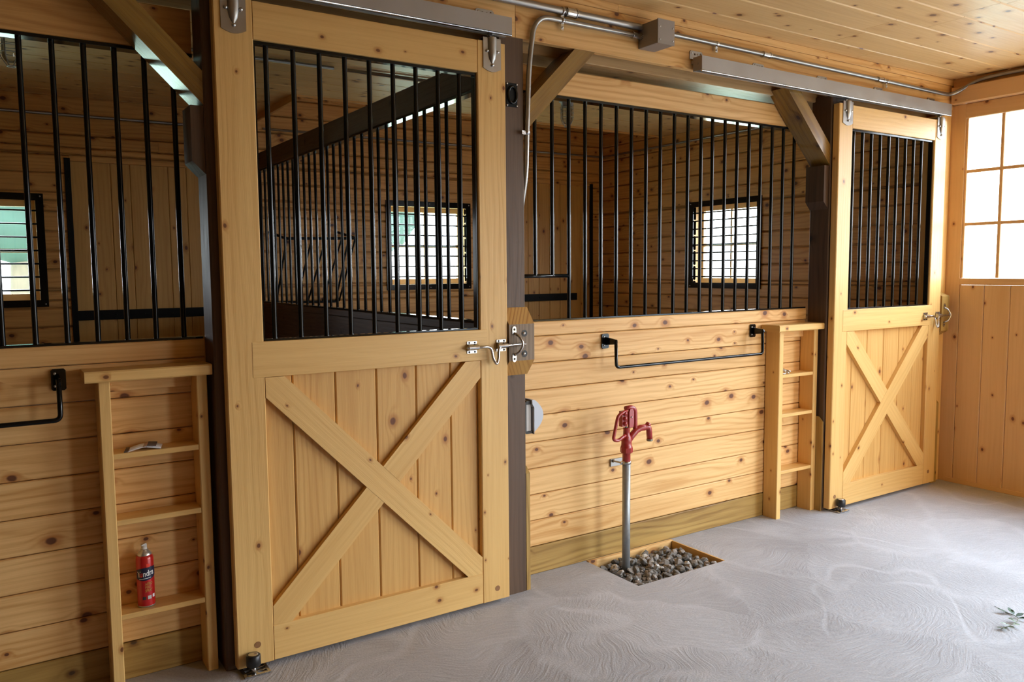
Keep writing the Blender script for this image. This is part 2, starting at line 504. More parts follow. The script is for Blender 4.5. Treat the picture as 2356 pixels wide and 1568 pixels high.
# ceiling over the aisle: long boards
mb = MB()
y = .09; first = True
while y > YO:
    wdt = .185 if first else .212
    y2 = max(y - wdt, YO)
    segs = [-13., -8.5, -5., random.uniform(-3, -1.5), random.uniform(.6, 2.2), random.uniform(3.0, 4.2), 5.0]
    for a, b in zip(segs[:-1], segs[1:]):
        mb.board((a + .001, y2 + .0015, ZC), X * (b - a - .002), Y * (y - y2 - .003), Z * .02, .006)
    y = y2; first = False
struct(mb.build('ceiling', CEILP), 'knotty pine board ceiling over the aisle')
# ceiling over the stalls (recessed strip along the back of the right stall)
mb = MB()
def ceil_rows(x0, x1, y0, y1, z):
    y = y0
    while y < y1 - .01:
        y2 = min(y + .19, y1)
        mb.board((x0, y + .001, z), X * (x1 - x0), Y * (y2 - y - .002), Z * .02, .005)
        y = y2
ceil_rows(XL, 1.24, .332, YB, 2.79)
ceil_rows(1.24, XE, .332, 2.86, 2.79)
ceil_rows(1.24, XE, 2.86, YB, 3.10)
struct(mb.build('ceiling_stalls', CEILP), 'pine board ceiling above the horse stalls')
mb = MB()
mb.box(1.225, 1.245, 2.86, YB, 2.74, 3.12)
mb.box(1.245, XE, 2.845, 2.865, 2.775, 3.12)
struct(mb.build('trim_1', STALLP))
# roof over everything keeps daylight out
mb = MB(); mb.box(-13., 5.15, YO - .2, 4.0, 3.16, 3.22)
struct(mb.build('roof', PINE))

# back wall of the stalls
HB = (2.415, 3.20, 1.385, 2.10); HA = (-1.16, -.37, 1.315, 2.04)
DB = (3.80, 4.725, 0., 2.43); DA = (-.14, .80, 0., 2.37)
mb = MB()
planks(mb, (0, YB, 0), X, Z, Y * .03, XL, XE, 0., .14, 3.12, (HB, HA, DB, DA), joint=3., gap=.007, ch=.011)
struct(mb.build('wall_back', STALLP), 'horizontal pine board wall at the back of the stalls')
# left end wall of the stalls
mb = MB(); planks(mb, (XL, 0, 0), Y, Z, X * -.03, .25, YB, 0., .14, 2.8, gap=.007, ch=.011)
struct(mb.build('wall_left', STALLP))
# end wall, stall portion with its window, and above the aisle doors
HE = (1.70, 2.445, 1.37, 2.09)
mb = MB()
planks(mb, (XE, 0, 0), Y, Z, X * .03, .20, YB, 0., .14, 3.12, (HE,), gap=.007, ch=.011)
struct(mb.build('wall_right', STALLP), 'pine board end wall inside the far stall')
# wall across the aisle with more open-barred stalls
HO = (OX0, OX1, 0., 2.1); HS = (-12.8, 2.4, 1.26, 2.36)
mb = MB(); planks(mb, (0, YO, 0), X, Z, Y * -.03, -13., XE, 0., .14, ZC, (HO, HS), joint=4.)
struct(mb.build('wall_opposite', PINE))
mb = MB(); mb.box(2.62, OX0, YO - .06, YO - .032, 0, 3.16); mb.box(OX1, XE + .1, YO - .06, YO - .032, 0, 3.16); mb.box(OX0, OX1, YO - .06, YO - .032, 2.1, 3.16); mb.box(-13., 2.62, -7.36, -7.3, 0, 3.16); mb.box(2.62, 2.68, -7.36, YO - .06, 0, 3.16); mb.box(-13.06, -13., -7.36, YO, 0, 3.16)
mb.box(-13., 2.62, -7.3, YO - .03, 2.79, 2.82); mb.box(-13., 2.62, -7.3, YO - .03, -.02, -.01); mb.box(-13., 2.62, -7.3, YO - .03, 3.16, 3.22); 
struct(mb.build('wall_light_backing', PINE))  # unseen backing and stall cavity added to keep light out behind the planks
mb = MB(); planks(mb, (-13., 0, 0), Y, Z, X * -.03, YO, .2, 0., .14, ZC)
mb.box(-13.08, -13.04, YO - .1, 4., 0, 3.16)
struct(mb.build('wall_aisle_end', PINE))  # unseen wall added to shut daylight out at the left

# unseen backing sheets added behind the boards, so daylight enters only by the windows
def light_backing(fn, a0, a1, z0, z1, holes, d0=.032, d1=.06):
    m = MB()
    zs = sorted({z0, z1} | {h[2] for h in holes} | {h[3] for h in holes})
    for c0, c1 in zip(zs[:-1], zs[1:]):
        sp = [(a0, a1)]
        for h in holes:
            if h[2] < c1 - 1e-5 and h[3] > c0 + 1e-5:
                sp = [q for p in sp for q in ((p[0], min(p[1], h[0])), (max(p[0], h[1]), p[1])) if q[1] - q[0] > 1e-4]
        for a, b in sp:
            p = fn(a, d0, c0); m.board(p, fn(b, d0, c0) - p, fn(a, d0, c1) - p, fn(a, d1, c0) - p, .0001)
    return struct(m.build('wall_light_backing', STALLP))
gr = lambda h: (h[0] - .02, h[1] + .02, h[2] - .02, h[3] + .02)
light_backing(lambda a, d, z: V((a, YB + d, z)), XL - .1, XE + .1, 0, 3.16, (gr(HA), gr(HB)), .045, .07)
light_backing(lambda a, d, z: V((XE + d, a, z)), .0, YB + .1, 0, 3.16, (gr(HE),))
light_backing(lambda a, d, z: V((XL - d, a, z)), .0, YB + .1, 0, 3.16, ())
# ------------------------------------------------------------------ stall windows
def stall_window(n, frame_fn, a0, a1, z0, z1, depth=.13):
    """frame_fn(a, d, z) -> world point; d measured outward from the inner wall face"""
    root = None
    mb = MB()
    def bx(a, b, d0, d1, z, zz, m=mb, ch=.002):
        p = frame_fn(a, d0, z)
        m.board(p, frame_fn(b, d0, z) - p, frame_fn(a, d0, zz) - p, frame_fn(a, d1, z) - p, ch)
    # reveal lining
    bx(a0 - .02, a0, .0, depth, z0 - .02, z1 + .02); bx(a1, a1 + .02, .0, depth, z0 - .02, z1 + .02)
    bx(a0, a1, .0, depth, z1, z1 + .02); bx(a0, a1, .0, depth, z0 - .02, z0)
    o = struct(mb.build('window_%d' % n, CREAM))
    s = MB()
    for (a, b, z, zz) in ((a0, a0 + .045, z0, z1), (a1 - .045, a1, z0, z1), (a0 + .045, a1 - .045, z0, z0 + .05), (a0 + .045, a1 - .045, z1 - .045, z1)):
        bx(a, b, .085, .115, z, zz, s)
    zm = (z0 + z1) / 2; am = (a0 + a1) / 2
    bx(a0 + .045, a1 - .045, .08, .11, zm - .014, zm + .014, s)
    bx(am - .009, am + .009, .092, .108, z0 + .05, zm - .014, s); bx(am - .009, am + .009, .092, .108, zm + .014, z1 - .045, s)
    s.build('window_sash', CREAM, o)
    gm = MB(); pts = [frame_fn(a, .10, z) for a, z in ((a0 + .04, z0 + .04), (a1 - .04, z0 + .04), (a1 - .04, z1 - .04), (a0 + .04, z1 - .04))]
    gm.face(pts); gm.build('window_pane', GLASS, o)

def window_grille(frame_fn, a0, a1, z0, z1, nb, label):
    root = empty('window_guard', frame_fn((a0 + a1) / 2, 0, z0), label, 'window guard', 'black iron guards over the stall windows')
    m = MB(); w = .05
    def bx(a, b, z, zz, d0=-.012, d1=-.001, mm=m):
        p = frame_fn(a, d0, z)
        mm.board(p, frame_fn(b, d0, z) - p, frame_fn(a, d0, zz) - p, frame_fn(a, d1, z) - p, .001)
    bx(a0, a1, z0, z0 + w); bx(a0, a1, z1 - w, z1); bx(a0, a0 + w, z0 + w, z1 - w); bx(a1 - w, a1, z0 + w, z1 - w)
    m.build('guard_frame', IRON, root)
    hz = (z1 - z0 - 2 * w)
    for k in range(nb):
        z = z0 + w + hz * (k + .75) / (nb + .5)
        b = MB(); b.tube([frame_fn(a0 + w * .5, .004, z), frame_fn(a1 - w * .5, .004, z)], .0065, 8); b.build('guard_bar', IRON, root)
    for a in (a0 + .02, (a0 + a1) / 2, a1 - .02):
        for z in (z0 + .02, z1 - .02):
            b = MB(); b.sphere(frame_fn(a, -.012, z), .006, 8); b.build('screw', BOLTM, root)
    return root

fb = lambda a, d, z: V((a, YB + d, z))
fe = lambda a, d, z: V((XE + d, a, z))
stall_window(1, fb, HA[0], HA[1], HA[2], HA[3])
stall_window(2, fb, HB[0], HB[1], HB[2], HB[3])
stall_window(3, fe, HE[0], HE[1], HE[2], HE[3])
window_grille(fb, -1.21, -.32, 1.27, 2.085, 7, 'black barred guard on the left stall back window beside the strap door')
window_grille(fb, 2.365, 3.25, 1.335, 2.15, 7, 'black barred guard on back window seen through the near sliding door bars')
window_grille(fe, 1.65, 2.495, 1.33, 2.13, 9, 'black barred guard on the window seen through the middle bar grille')

# ------------------------------------------------------------------ strap doors at the back of the stalls
def strap_door(n, x0, x1, z1, zs, hinge_left, lab):
    o = MB()
    planks(o, (0, YB + .012, 0), Z, X, Y * .03, .02, z1 - .04, x0, .135, x1, gap=.002, ch=.004)
    r = struct(o.build('door_%d' % n, PANELP), lab)
    t = MB(); t.box(x0 - .0, x1, YB - .004, YB + .03, z1 - .04, z1)
    t.build('door_head', STALLP, r)
    s = MB()
    sx = (x0 - .035, x0 + .005) if hinge_left else (x1 - .005, x1 + .035)
    s.box(sx[0], sx[1], YB - .012, YB - .001, .05, z1 - .02)
    for k in range(7): s.sphere(((sx[0] + sx[1]) / 2, YB - .012, .4 + .3 * k), .006, 8)
    s.build('door_edge_bar', IRONM, r)
    s = MB(); s.box(x0 + (.005 if hinge_left else -.02), x1 - (.0 if hinge_left else .18), YB - .01, YB + .011, zs - .036, zs + .036)
    for k in range(4): s.sphere((x0 + .06 + k * .2, YB - .01, zs), .006, 8)
    s.build('door_strap', IRONM, r)
strap_door(2, DA[0], DA[1], DA[3], 1.197, True, 'vertical board stall door with black iron strap in the left stall')
strap_door(3, DB[0], DB[1], DB[3], 1.228, False, 'vertical board stall door with black iron strap in the far stall')

# ------------------------------------------------------------------ stall fronts
SEAMS = [.141, .272, .403, .534, .665, .796, .925, 1.056, 1.187]
def stall_front(side, x0, x1, z_sill=1.257):
    m = MB(); planks(m, (0, .2, 0), X, Z, Y * .038, x0, x1, 0, 0, 0, seams=SEAMS, gap=.003, ch=.004)
    w = struct(m.build('wall_front_%s' % side, PINE), 'knotty pine plank stall front under the %s bar grille' % ('left' if side == 'left' else 'middle'))
    m = MB(); m.box(x0, x1, .197, .245, 1.188, z_sill, .004); struct(m.build('trim_2' if side == 'left' else 'trim_3', PINE), 'pine sill board under the bar grille')
    m = MB(); m.box(x0, x1, .198, .238, .0 if side == 'left' else -.0, .1395, .004); struct(m.build('baseboard_%s' % side, TREAT), 'greenish treated bottom board at the floor')
m = MB(); planks(m, (0, .2, 0), X, Z, Y * .038, -13., XL - .002, .0, .14, 1.26); m.box(-13., XL - .002, 3.7, 3.78, 0, 3.1); m.box(-13., XL - .002, .2, .24, 2.35, 2.77); m.box(-13., XL - .002, .24, 3.7, 2.79, 2.82); struct(m.build('wall_front_aisle', STALLP))
stall_front('left', XL, -.03); stall_front('middle', 1.352, 3.57)

def bar_grille(name, x0, x1, zb, zt, xs, label, group=None, feed=None):
    root = empty(name, ((x0 + x1) / 2, .215, zb), label, 'bar grille', group)
    m = MB(); m.box(x0, x1, .195, .25, zt - .012, zt, .001); m.build('top_rail', IRON, root)
    m = MB(); m.box(x0, x1, .2, .24, zb, zb + .008, .001); m.build('bottom_rail', IRON, root)
    for i, x in enumerate(xs):
        b0 = zb + .008
        if feed and x < feed[0] - .02: b0 = feed[1]
        m = MB(); m.tube([(x, .215, b0), (x, .215, zt - .012)], .0095, 12, cap=False); m.build('bar', IRON, root)
    if feed:
        m = MB(); m.tube([(x0, .215, feed[1]), (feed[0], .215, feed[1])], .0095, 12); m.build('feed_opening_bar', IRON, root)
    return root
bar_grille('bar_grille', 1.354, 3.568, 1.258, 2.346, [1.42 + .1022 * k - (.001 * k if k > 12 else 0) for k in range(21)],
           'wide black bar grille above the middle plank wall with feed opening at its left', None, (1.726, 1.478))
bar_grille('bar_grille', XL, -.032, 1.258, 2.31, [-.098 - .0966 * k for k in range(25)],
           'black bar grille of the left stall, cut off by the frame beside the strap door')

# beams above the grilles, header, fascia
m = MB(); m.box(1.352, 3.57, .2, .238, 2.347, 2.468, .003); struct(m.build('trim_4', PINE), 'pine board above the middle bar grille')
m = MB(); m.box(XL, -.032, .2, .238, 2.311, 2.468, .003); struct(m.build('trim_5', STALLP), 'pine board above the left bar grille')
m = MB(); m.box(XL, XE, .165, .33, 2.508, 2.774, .004); struct(m.build('trim_6', HEAD), 'dark header beam behind the fascia')
m = MB(); m.box(-2.6, 1.3055, .05, .088, 2.531, 2.735, .003); struct(m.build('trim_7', PINE))
m = MB(); m.box(1.3075, XE, .05, .088, 2.531, 2.735, .003); struct(m.build('trim_8', PINE), 'pine fascia board carrying the door track and conduit')
m = MB(); m.box(-2.6, 1.9, .05, .088, 2.7365, 2.7745, .002); m.box(1.9015, XE, .05, .088, 2.7365, 2.7745, .002); struct(m.build('trim_9', PINE))

# posts
def post(x0, x1, mat, label, ztop=2.53, cheek=None, y0=.05, y1=.19):
    r = empty('timber_post', ((x0 + x1) / 2, (y0 + y1) / 2, 0), label, 'post', None)
    m = MB(); m.box(x0, x1, y0, y1, 0, ztop, .006); m.build('post_shaft', mat, r)
    if cheek:
        m = MB()
        xa, xb, z0, z1 = cheek
        m.prism([(0, .045), (abs(xb - xa), 0), (abs(xb - xa), z1 - z0), (0, z1 - z0)] if xa < xb else [(0, .045), (abs(xb - xa), 0), (abs(xb - xa), z1 - z0), (0, z1 - z0)],
                (xa, y0 + .01, z0), X, Z, Y * (y1 - y0 - .012), (0, 1))
        m.build('bearing_block', mat, r)
    return r
post(-.03, .11, POST, 'dark timber post behind the left edge of the near sliding door', cheek=(-.075, -.0305, 1.86, 2.100))
p1 = post(1.214, 1.35, POST, 'dark brown timber post between the near sliding door and middle grille')
post(3.572, 3.71, POST, 'dark timber post beside the far sliding door', cheek=(3.527, 3.5715, 1.86, 2.118))
post(4.77, 4.897, DOORP, 'pale pine jamb post in the far corner behind the latch block')

# knee braces: 45 degree timbers from post to header
def brace_f(x0, z0, dx, label, mat):
    w = .118
    cut = lambda zt: [(x0, z0), (x0 + dx * (zt - z0), zt), (x0 + dx * (zt - z0 - w), zt), (x0, z0 + w)]
    m = MB(); m.prism(cut(2.530), (0, .055, 0), X, Z, Y * .109, (dx, 1), .5); m.prism(cut(2.507), (0, .164, 0), X, Z, Y * .026, (dx, 1), .5)
    # shared faces between the two lengths are interior: fine, they are hidden
    o = m.build('knee_brace', mat, None, (x0, .055, z0)); tag(o, label, 'brace')
    return o
brace_f(1.352, 2.122, 1, 'greenish knee brace rising right from the middle dark post', GBRACE)
brace_f(3.5715, 2.122, -1, 'knee brace rising left from the post beside the far sliding door', GBRACE)
brace_f(-.0305, 2.104, -1, 'dark glossy knee brace at the upper left of the photo', GBRACE)

# ------------------------------------------------------------------ partition between the stalls
m = MB(); planks(m, (1.265, 0, 0), Y, Z, X * -.06, .24, YB, .02, .2, 1.262, gap=.001, ch=.003)
struct(m.build('wall_partition', POST), 'dark plank partition between the two stalls')
m = MB(); m.box(1.205, 1.265, .24, YB, 2.336, 2.47, .004); struct(m.build('trim_10', POST), 'dark beam above the partition bars')
r = empty('partition_grille', (1.235, 2., 1.265), 'long black bar partition between the stalls seen through the near sliding door', 'bar grille')
m = MB(); m.box(1.21, 1.26, .25, YB - .01, 1.2625, 1.272, .001); m.build('bottom_rail', IRON, r)
m = MB(); m.box(1.21, 1.26, .25, YB - .01, 2.324, 2.335, .001); m.build('top_rail', IRON, r)
for k in range(29):
    yy = .445 + .1174 * k
    if yy > YB - .03: break
    m = MB(); m.tube([(1.235, yy, 1.272), (1.235, yy, 2.324)], .0095, 10, cap=False); m.build('bar', IRON, r)

# ------------------------------------------------------------------ sliding stall doors
def clip(poly, nx, nz, c):          # keep nx*x+nz*z <= c
    out = []
    for i in range(len(poly)):
        a, b = poly[i], poly[(i + 1) % len(poly)]
        da, db = nx * a[0] + nz * a[1] - c, nx * b[0] + nz * b[1] - c
        if da <= 0: out.append(a)
        if da * db < 0:
            t = da / (da - db); out.append((a[0] + (b[0] - a[0]) * t, a[1] + (b[1] - a[1]) * t))
    return out
def strip(rect, p, q, w):
    dx, dz = q[0] - p[0], q[1] - p[1]; l = math.hypot(dx, dz); nx, nz = -dz / l, dx / l
    c0 = nx * p[0] + nz * p[1]
    poly = [(rect[0], rect[2]), (rect[1], rect[2]), (rect[1], rect[3]), (rect[0], rect[3])]
    poly = clip(poly, nx, nz, c0 + w / 2); poly = clip(poly, -nx, -nz, -(c0 - w / 2))
    return poly, (nx, nz, c0)

def latch(root, x, z, s=1.):
    """slide bolt on the door face; x = door edge"""
    for xa in (x - .212, x - .062):
        m = MB(); m.box(xa, xa + .05, -.0045, -.0015, z - .026, z + .026, .001)
        m.prism([(-.003, -.015)] + [(-.004 - .0245 * math.sin(math.pi * k / 10) ** .8, -.013 * math.cos(math.pi * k / 10)) for k in range(1, 10)] + [(-.003, .015)], (xa, 0, z), Y, Z, X * .05)
        o = m.build('bolt_bracket', CHROME, root)
        for sx in (.011, .039):
            for sz in (-.020, .020):
                q = MB(); q.lathe([(0, -.0015), (.0045, -.001), (.005, .001)], (xa + sx, -.0047, z + sz), Y, 8); q.build('screw', GASKET, o)
    yb = -.0205
    path = fillet([(x - .217, yb, z), (x - .100, yb, z), (x - .094, yb - .006, z - .055), (x - .080, yb - .014, z - .082), (x - .066, yb - .006, z - .055), (x - .060, yb, z), (x + .078, yb, z)], .024, 6)
    m = MB(); m.tube(path, .0065, 12); m.sphere((x + .078, yb, z), .0066, 10); m.sphere((x - .217, yb, z), .0066, 10); m.build('slide_bolt', CHROME, root)

def hanger(root, x0, x1, z0, ztop):
    m = MB(); w = x1 - x0; n = 6
    arc = [(x0 + w * k / n, z0 + .014 * (1 - math.sin(math.pi * k / n))) for k in range(n + 1)]
    m.prism([(x1, ztop), (x0, ztop)] + arc, (0, -.005, 0), X, Z, Y * .0045)
    # pressed gutter down the middle
    xm = (x0 + x1) / 2; rr = .021
    vs, fs = [], []
    hs = [(ztop + .005, 1.), (ztop - .06, .95), (ztop - .085, .7), (z0 + .032, .12)]
    for h, k in hs:
        for a in range(9):
            t = math.pi * a / 8
            vs.append((xm - math.cos(t) * rr * k, -.005 - math.sin(t) * rr * .75 * k, h))
    for i in range(len(hs) - 1):
        for a in range(8):
            fs.append([i * 9 + a, i * 9 + a + 1, (i + 1) * 9 + a + 1, (i + 1) * 9 + a])
    m.raw(vs, fs, None, .5, True)
    m.box(x0, x1, -.005, .03, ztop, ztop + .004, .001)
    o = m.build('hanger', GALV, root)
    for bx, bz in ((x0 + w * .2, z0 + .085), (x1 - w * .2, z0 + .085), (xm, z0 + .028)):
        q = MB(); q.lathe([(0, -.009), (.005, -.008), (.007, -.004), (.007, 0)], (bx, -.005, bz), Y, 10); q.build('bolt', BOLTM, o)
    q = MB(); q.cyl((xm, .012, ztop - .01), (0, 0, .06), .006, 10)
    q.lathe([(0, .014), (.014, .014), (.014, .026), (0, .026)], (xm, .012, ztop), Z, 6, smooth=False)
    q.lathe([(0, .030), (.011, .030), (.011, .038), (0, .038)], (xm, .012, ztop), Z, 6, smooth=False)
    q.box(xm - .03, xm - .016, .004, .02, ztop + .028, ztop + .042); q.box(xm + .016, xm + .03, .004, .02, ztop + .028, ztop + .042)
    q.build('trolley_bolt', CHROME, o)

def stall_door(x, e, mid, hang, barx, seams, cont_down, zs, label, plugs, zf=(.02, .1565, 1.116, 1.250, 2.343, 2.478)):
    x0, a1, a2, x3 = e
    z0, zb, zm0, zm1, zo, zt = zf
    T = .045
    r = empty('sliding_stall_door', ((x0 + x3) / 2, T / 2, z0), label, 'stall door')
    m = MB(); m.box(x0, a1 - .0007, 0, T, z0, zt, .004, 2, .45); st = m.build('stile', DOORP, r)
    q = MB(); q.cyl((plugs[0][0], .001, plugs[0][1]), (0, -.002, 0), .0125, 18); q.build('wood_plug', PLUG, st)
    m = MB(); m.box(a2 + .0007, x3, 0, T, z0, zt, .004, 2, .5); st = m.build('stile', DOORP, r)
    q = MB(); q.cyl((plugs[1][0], .001, plugs[1][1]), (0, -.002, 0), .0125, 18); q.build('wood_plug', PLUG, st)
    m = MB(); m.box(a1, a2, .0005, T, zo, zt, .002, 0, .55); m.build('top_rail', DOORP, r)
    m = MB(); m.box(mid[0], mid[1], -.0012, T, zm0, zm1, .0015, 0, .4); m.build('middle_rail', DOORP, r)
    m = MB(); m.box(a1, a2, .0005, T, z0, zb, .002, 0, .6); m.build('bottom_rail', DOORP, r)
    # panel of vertical boards
    m = MB(); ss = [a1] + list(seams) + [a2]
    for p, q in zip(ss[:-1], ss[1:]):
        m.board((p + .0012, .027, zb), Z * (zm0 - zb), X * (q - p - .0024), Y * .016, .006)
    m.build('panel', PANELP, r)
    # crossed braces
    rect = (a1 + .0006, a2 - .0006, zb + .0006, zm0 - .0016)
    c1, c2 = ((rect[0], rect[3]), (rect[1], rect[2])), ((rect[0], rect[2]), (rect[1], rect[3]))
    if not cont_down: c1, c2 = c2, c1
    w = .105
    P, ln = strip(rect, c1[0], c1[1], w)
    m = MB(); m.prism(P, (0, .0012, 0), X, Z, Y * .0255, (c1[1][0] - c1[0][0], c1[1][1] - c1[0][1]), .35); m.build('cross_brace', DOORP, r)
    Q, _ = strip(rect, c2[0], c2[1], w)
    for sgn in (1, -1):
        H = clip(Q, -sgn * ln[0], -sgn * ln[1], -(sgn * ln[2] + w / 2 + .0006))
        m = MB(); m.prism(H, (0, .0018, 0), X, Z, Y * .0249, (c2[1][0] - c2[0][0], c2[1][1] - c2[0][1]), .7); m.build('cross_brace', DOORP, r)
    # iron bars in a flat frame
    m = MB()
    y0, y1 = .012, .042
    m.box(a1 + .001, a2 - .001, y0, y1, zo - .013, zo - .001, .001); m.box(a1 + .001, a2 - .001, y0, y1, zm1 + .0005, zm1 + .0075, .001)
    m.box(a2 - .0075, a2 - .001, y0, y1, zm1 + .008, zo - .0135, .001); m.box(a1 + .001, a1 + .0075, y0, y1, zm1 + .008, zo - .0135, .001)
    gf = m.build('grille_frame', IRON, r)
    for bx in barx:
        m = MB(); m.tube([(bx, .027, zm1 + .0075), (bx, .027, zo - .013)], .0095, 12, cap=False); m.build('bar', IRON, gf)
    for h0, h1 in hang: hanger(r, h0, h1, zs, zt + .012)
    latch(r, x3, 1.176)
    return r
stall_door(0, (0., .1396, 1.0774, 1.22), (.0956, 1.1118), ((.026, .114), (1.106, 1.194)), [.1895 + .1017 * k for k in range(9)],
           [.249, .421, .596, .7755, .94], True, 2.352, 'large near sliding stall door with black bars above a crossbuck panel',
           ((.076, .098), (1.154, .073)))
stall_door(1, (3.577, 3.7102, 4.6111, 4.752), (3.662, 4.645), ((3.605, 3.70), (4.628, 4.717)), [3.757 + .0928 * k for k in range(9)],
           [3.80, 3.96, 4.14, 4.31, 4.48], False, 2.352, 'far sliding stall door with black bars near the end wall window',
           ((3.626, .092), (4.673, .1)))

# ------------------------------------------------------------------ tracks
def track(x0, x1, brks, label):
    r = empty('door_track', ((x0 + x1) / 2, 0, 2.515), label, 'door track', 'steel box tracks of the sliding doors')
    ya, yb, z0, z1, t = -.03, .032, 2.515, 2.585, .003
    prof = [(ya, z0), (ya, z1), (yb, z1), (yb, z0), (yb - .016, z0), (yb - .016, z0 + t), (yb - t, z0 + t), (yb - t, z1 - t), (ya + t, z1 - t), (ya + t, z0 + t), (ya + .016, z0 + t), (ya + .016, z0)]
    m = MB(); m.prism(prof, (x0, 0, 0), Y, Z, X * (x1 - x0)); m.build('track_channel', TRACKM, r)
    m = MB(); m.tube([(x0, ya + .006, z0 - .003), (x1, ya + .006, z0 - .003)], .0055, 10); m.build('track_lip', CHROME, r)
    m = MB(); m.box(x0 - .003, x0, ya, yb, z0, z1, .0005); m.cyl((x0 - .0032, 0, z0 + .035), (-.002, 0, 0), .005, 10); m.build('end_cap', BOXM, r)
    for b in brks:
        m = MB()
        m.prism([(0, 0), (.092, 0), (.092, .034), (.084, .042), (.008, .042), (0, .034)], (b, .0455, z1 - .002), X, Z, Y * .004)
        m.box(b + .01, b + .08, yb, .0458, z1 - .03, z1 - .012, .001)
        o = m.build('track_bracket', GALV, r)
        for k in range(4):
            q = MB(); q.lathe([(0, -.003), (.005, -.002), (.006, 0)], (b + .014 + .021 * k, .0455, z1 + (.028 if k in (0, 3) else .024)), Y, 8); q.build('screw', BOXM if k % 2 else BOLTM, o)
    return r
track(-1.12, 1.236, (-.9, -.3, .3, 1.10), 'grey steel door track above the near sliding door')
track(2.392, 4.745, (2.38, 2.86, 3.42, 3.98, 4.58), 'grey steel door track on the fascia over the far sliding door')

# ------------------------------------------------------------------ latch blocks
def latch_block(x0, x1, z0, z1, zf0, zf1, y0, label, wide=True):
    r = empty('latch_block', ((x0 + x1) / 2, .0495, z0), label, 'latch block')
    m = MB()
    prof = [(.0495, z0), (.0495, z1), (y0, zf1), (y0, zf0)]
    m.prism([(y0, zf0), (.0495, z0), (.0495, z1), (y0, zf1)], (x0, 0, 0), Y, Z, X * (x1 - x0), (0, 1))
    o = m.build('block', [BLOCK if wide else TREAT, BLOCKE if wide else TREAT], r)
    for p in o.data.polygons:
        if abs(p.normal.z) > .3: p.material_index = 1
    xs = x0 + (.026 if wide else .03); zc = 1.178; xe = xs + .022
    st = fillet([(xs, y0 - .004, zc + .048), (xs + .012, y0 - .022, zc + .038), (xs + .030, y0 - .036, zc), (xs + .012, y0 - .022, zc - .038), (xs, y0 - .004, zc - .048)], .03, 5)
    m = MB(); m.tube(st, .006, 10)
    for s in (1, -1):
        m.prism([(-.009, 0), (.009, 0), (.011, .012), (.010, .028), (.004, .034), (-.004, .034), (-.010, .028), (-.011, .012)], (xs, y0 - .004, zc + s * .046), X, Z * s, Y * .0035)
    o2 = m.build('staple', CHROME, r)
    for s in (1, -1):
        q = MB(); q.lathe([(0, -.0025), (.004, -.0015), (.0055, 0)], (xs, y0 - .0042, zc + s * .066), Y, 8); q.build('screw', GASKET, o2)
    if wide:
        for s in (1, -1):
            m = MB(); m.cyl((x0 + .082, y0 - .0004, zc + s * .046), (0, -.0008, 0), .0155, 18); c = m.build('counterbore_shade', GASKET, r)  # flat dark disc, shade of a recess put into its colour
            q = MB(); q.lathe([(0, -.006), (.005, -.005), (.008, -.001), (.008, 0)], (x0 + .079, y0 - .0012, zc + s * .046), Y, 12); q.build('lag_bolt', BOLTM, c)
    return r
latch_block(1.2215, 1.358, 1.03, 1.339, 1.102, 1.266, -.009, 'weathered chamfered latch block bolted on the middle dark post')
latch_block(4.754, 4.845, 1.035, 1.335, 1.07, 1.307, -.009, 'greenish latch block on the far corner post beside the end wall', False)

# black eye plate on post
r = empty('eye_plate', (1.2845, .0495, 2.23), 'black plate with oval ring screwed high on the middle dark post', 'metal plate')
m = MB(); m.box(1.254, 1.313, .0465, .0495, 2.228, 2.332, .001); m.build('plate', IRONM, r)
m = MB(); m.tube([(1.2845 + math.cos(a) * .022, .043, 2.28 + math.sin(a) * .036) for a in [2 * math.pi * k / 24 for k in range(24)]], .0055, 8, closed=True); m.build('ring', IRON, r)
for sx in (1.258, 1.309):
    for sz in (2.234, 2.327):
        m = MB(); m.sphere((sx, .046, sz), .0045, 10); m.build('screw', BOLTM, r)

# ------------------------------------------------------------------ conduits and boxes
def conduit(name, pts, rad, label, straps=(), couplings=(), group=None, fil=.06):
    p = fillet(pts, fil, 8)
    r = empty(name, pts[0], label, 'conduit', group)
    m = MB(); m.tube(p, rad, 14); m.build('tube', GALV, r)
    for c, d in couplings:
        d = V(d).normalized(); c = V(c)
        m = MB(); m.cyl(c - d * .025, d * .05, rad * 1.28, 14, ch=.002); m.cyl(c - d * .031, d * .006, rad * 1.45, 10); m.cyl(c + d * .025, d * .006, rad * 1.45, 10); m.build('coupling', CHROME, r)
    for c, d, tab in straps:
        d = V(d).normalized(); c = V(c); tab = V(tab)
        m = MB(); m.cyl(c - d * .008, d * .016, rad * 1.18, 14)
        o = m.build('strap', CHROME, r)
        n = d.cross(tab).normalized()
        t0 = c + tab.normalized() * rad
        m = MB(); m.board(t0 + n * (.0) - d * .009 + n * rad * .0, tab.normalized() * .03, d * .018, n * .003); m.build('strap_tab', CHROME, o)
        m = MB(); m.sphere(t0 + tab.normalized() * .018 , .0055, 8); m.build('screw', BOLTM, o)
    return r
yc = .031
conduit('metal_conduit', [(-2.4, yc, 2.68), (2.03, yc, 2.68)], .0165, 'thick steel conduit along the fascia left of the junction box',
        [((1.553, yc, 2.68), X, -Z)], [((1.60, yc, 2.68), X), ], 'steel conduits')
conduit('metal_conduit', [(2.03, yc, 2.637), (1.40, yc, 2.637), (1.369, yc + .005, 2.42), (1.3625, .045, 2.15), (1.3625, .055, 1.93), (1.3625, .10, 1.78), (1.3625, .13, 1.70)], .0115,
        'thin steel conduit bending down beside the middle dark post', [((1.552, yc, 2.637), X, -Z), ((1.363, .046, 2.12), Z, (-.9, -.35, 0))], [((2.005, yc, 2.637), X)], 'steel conduits', .085)
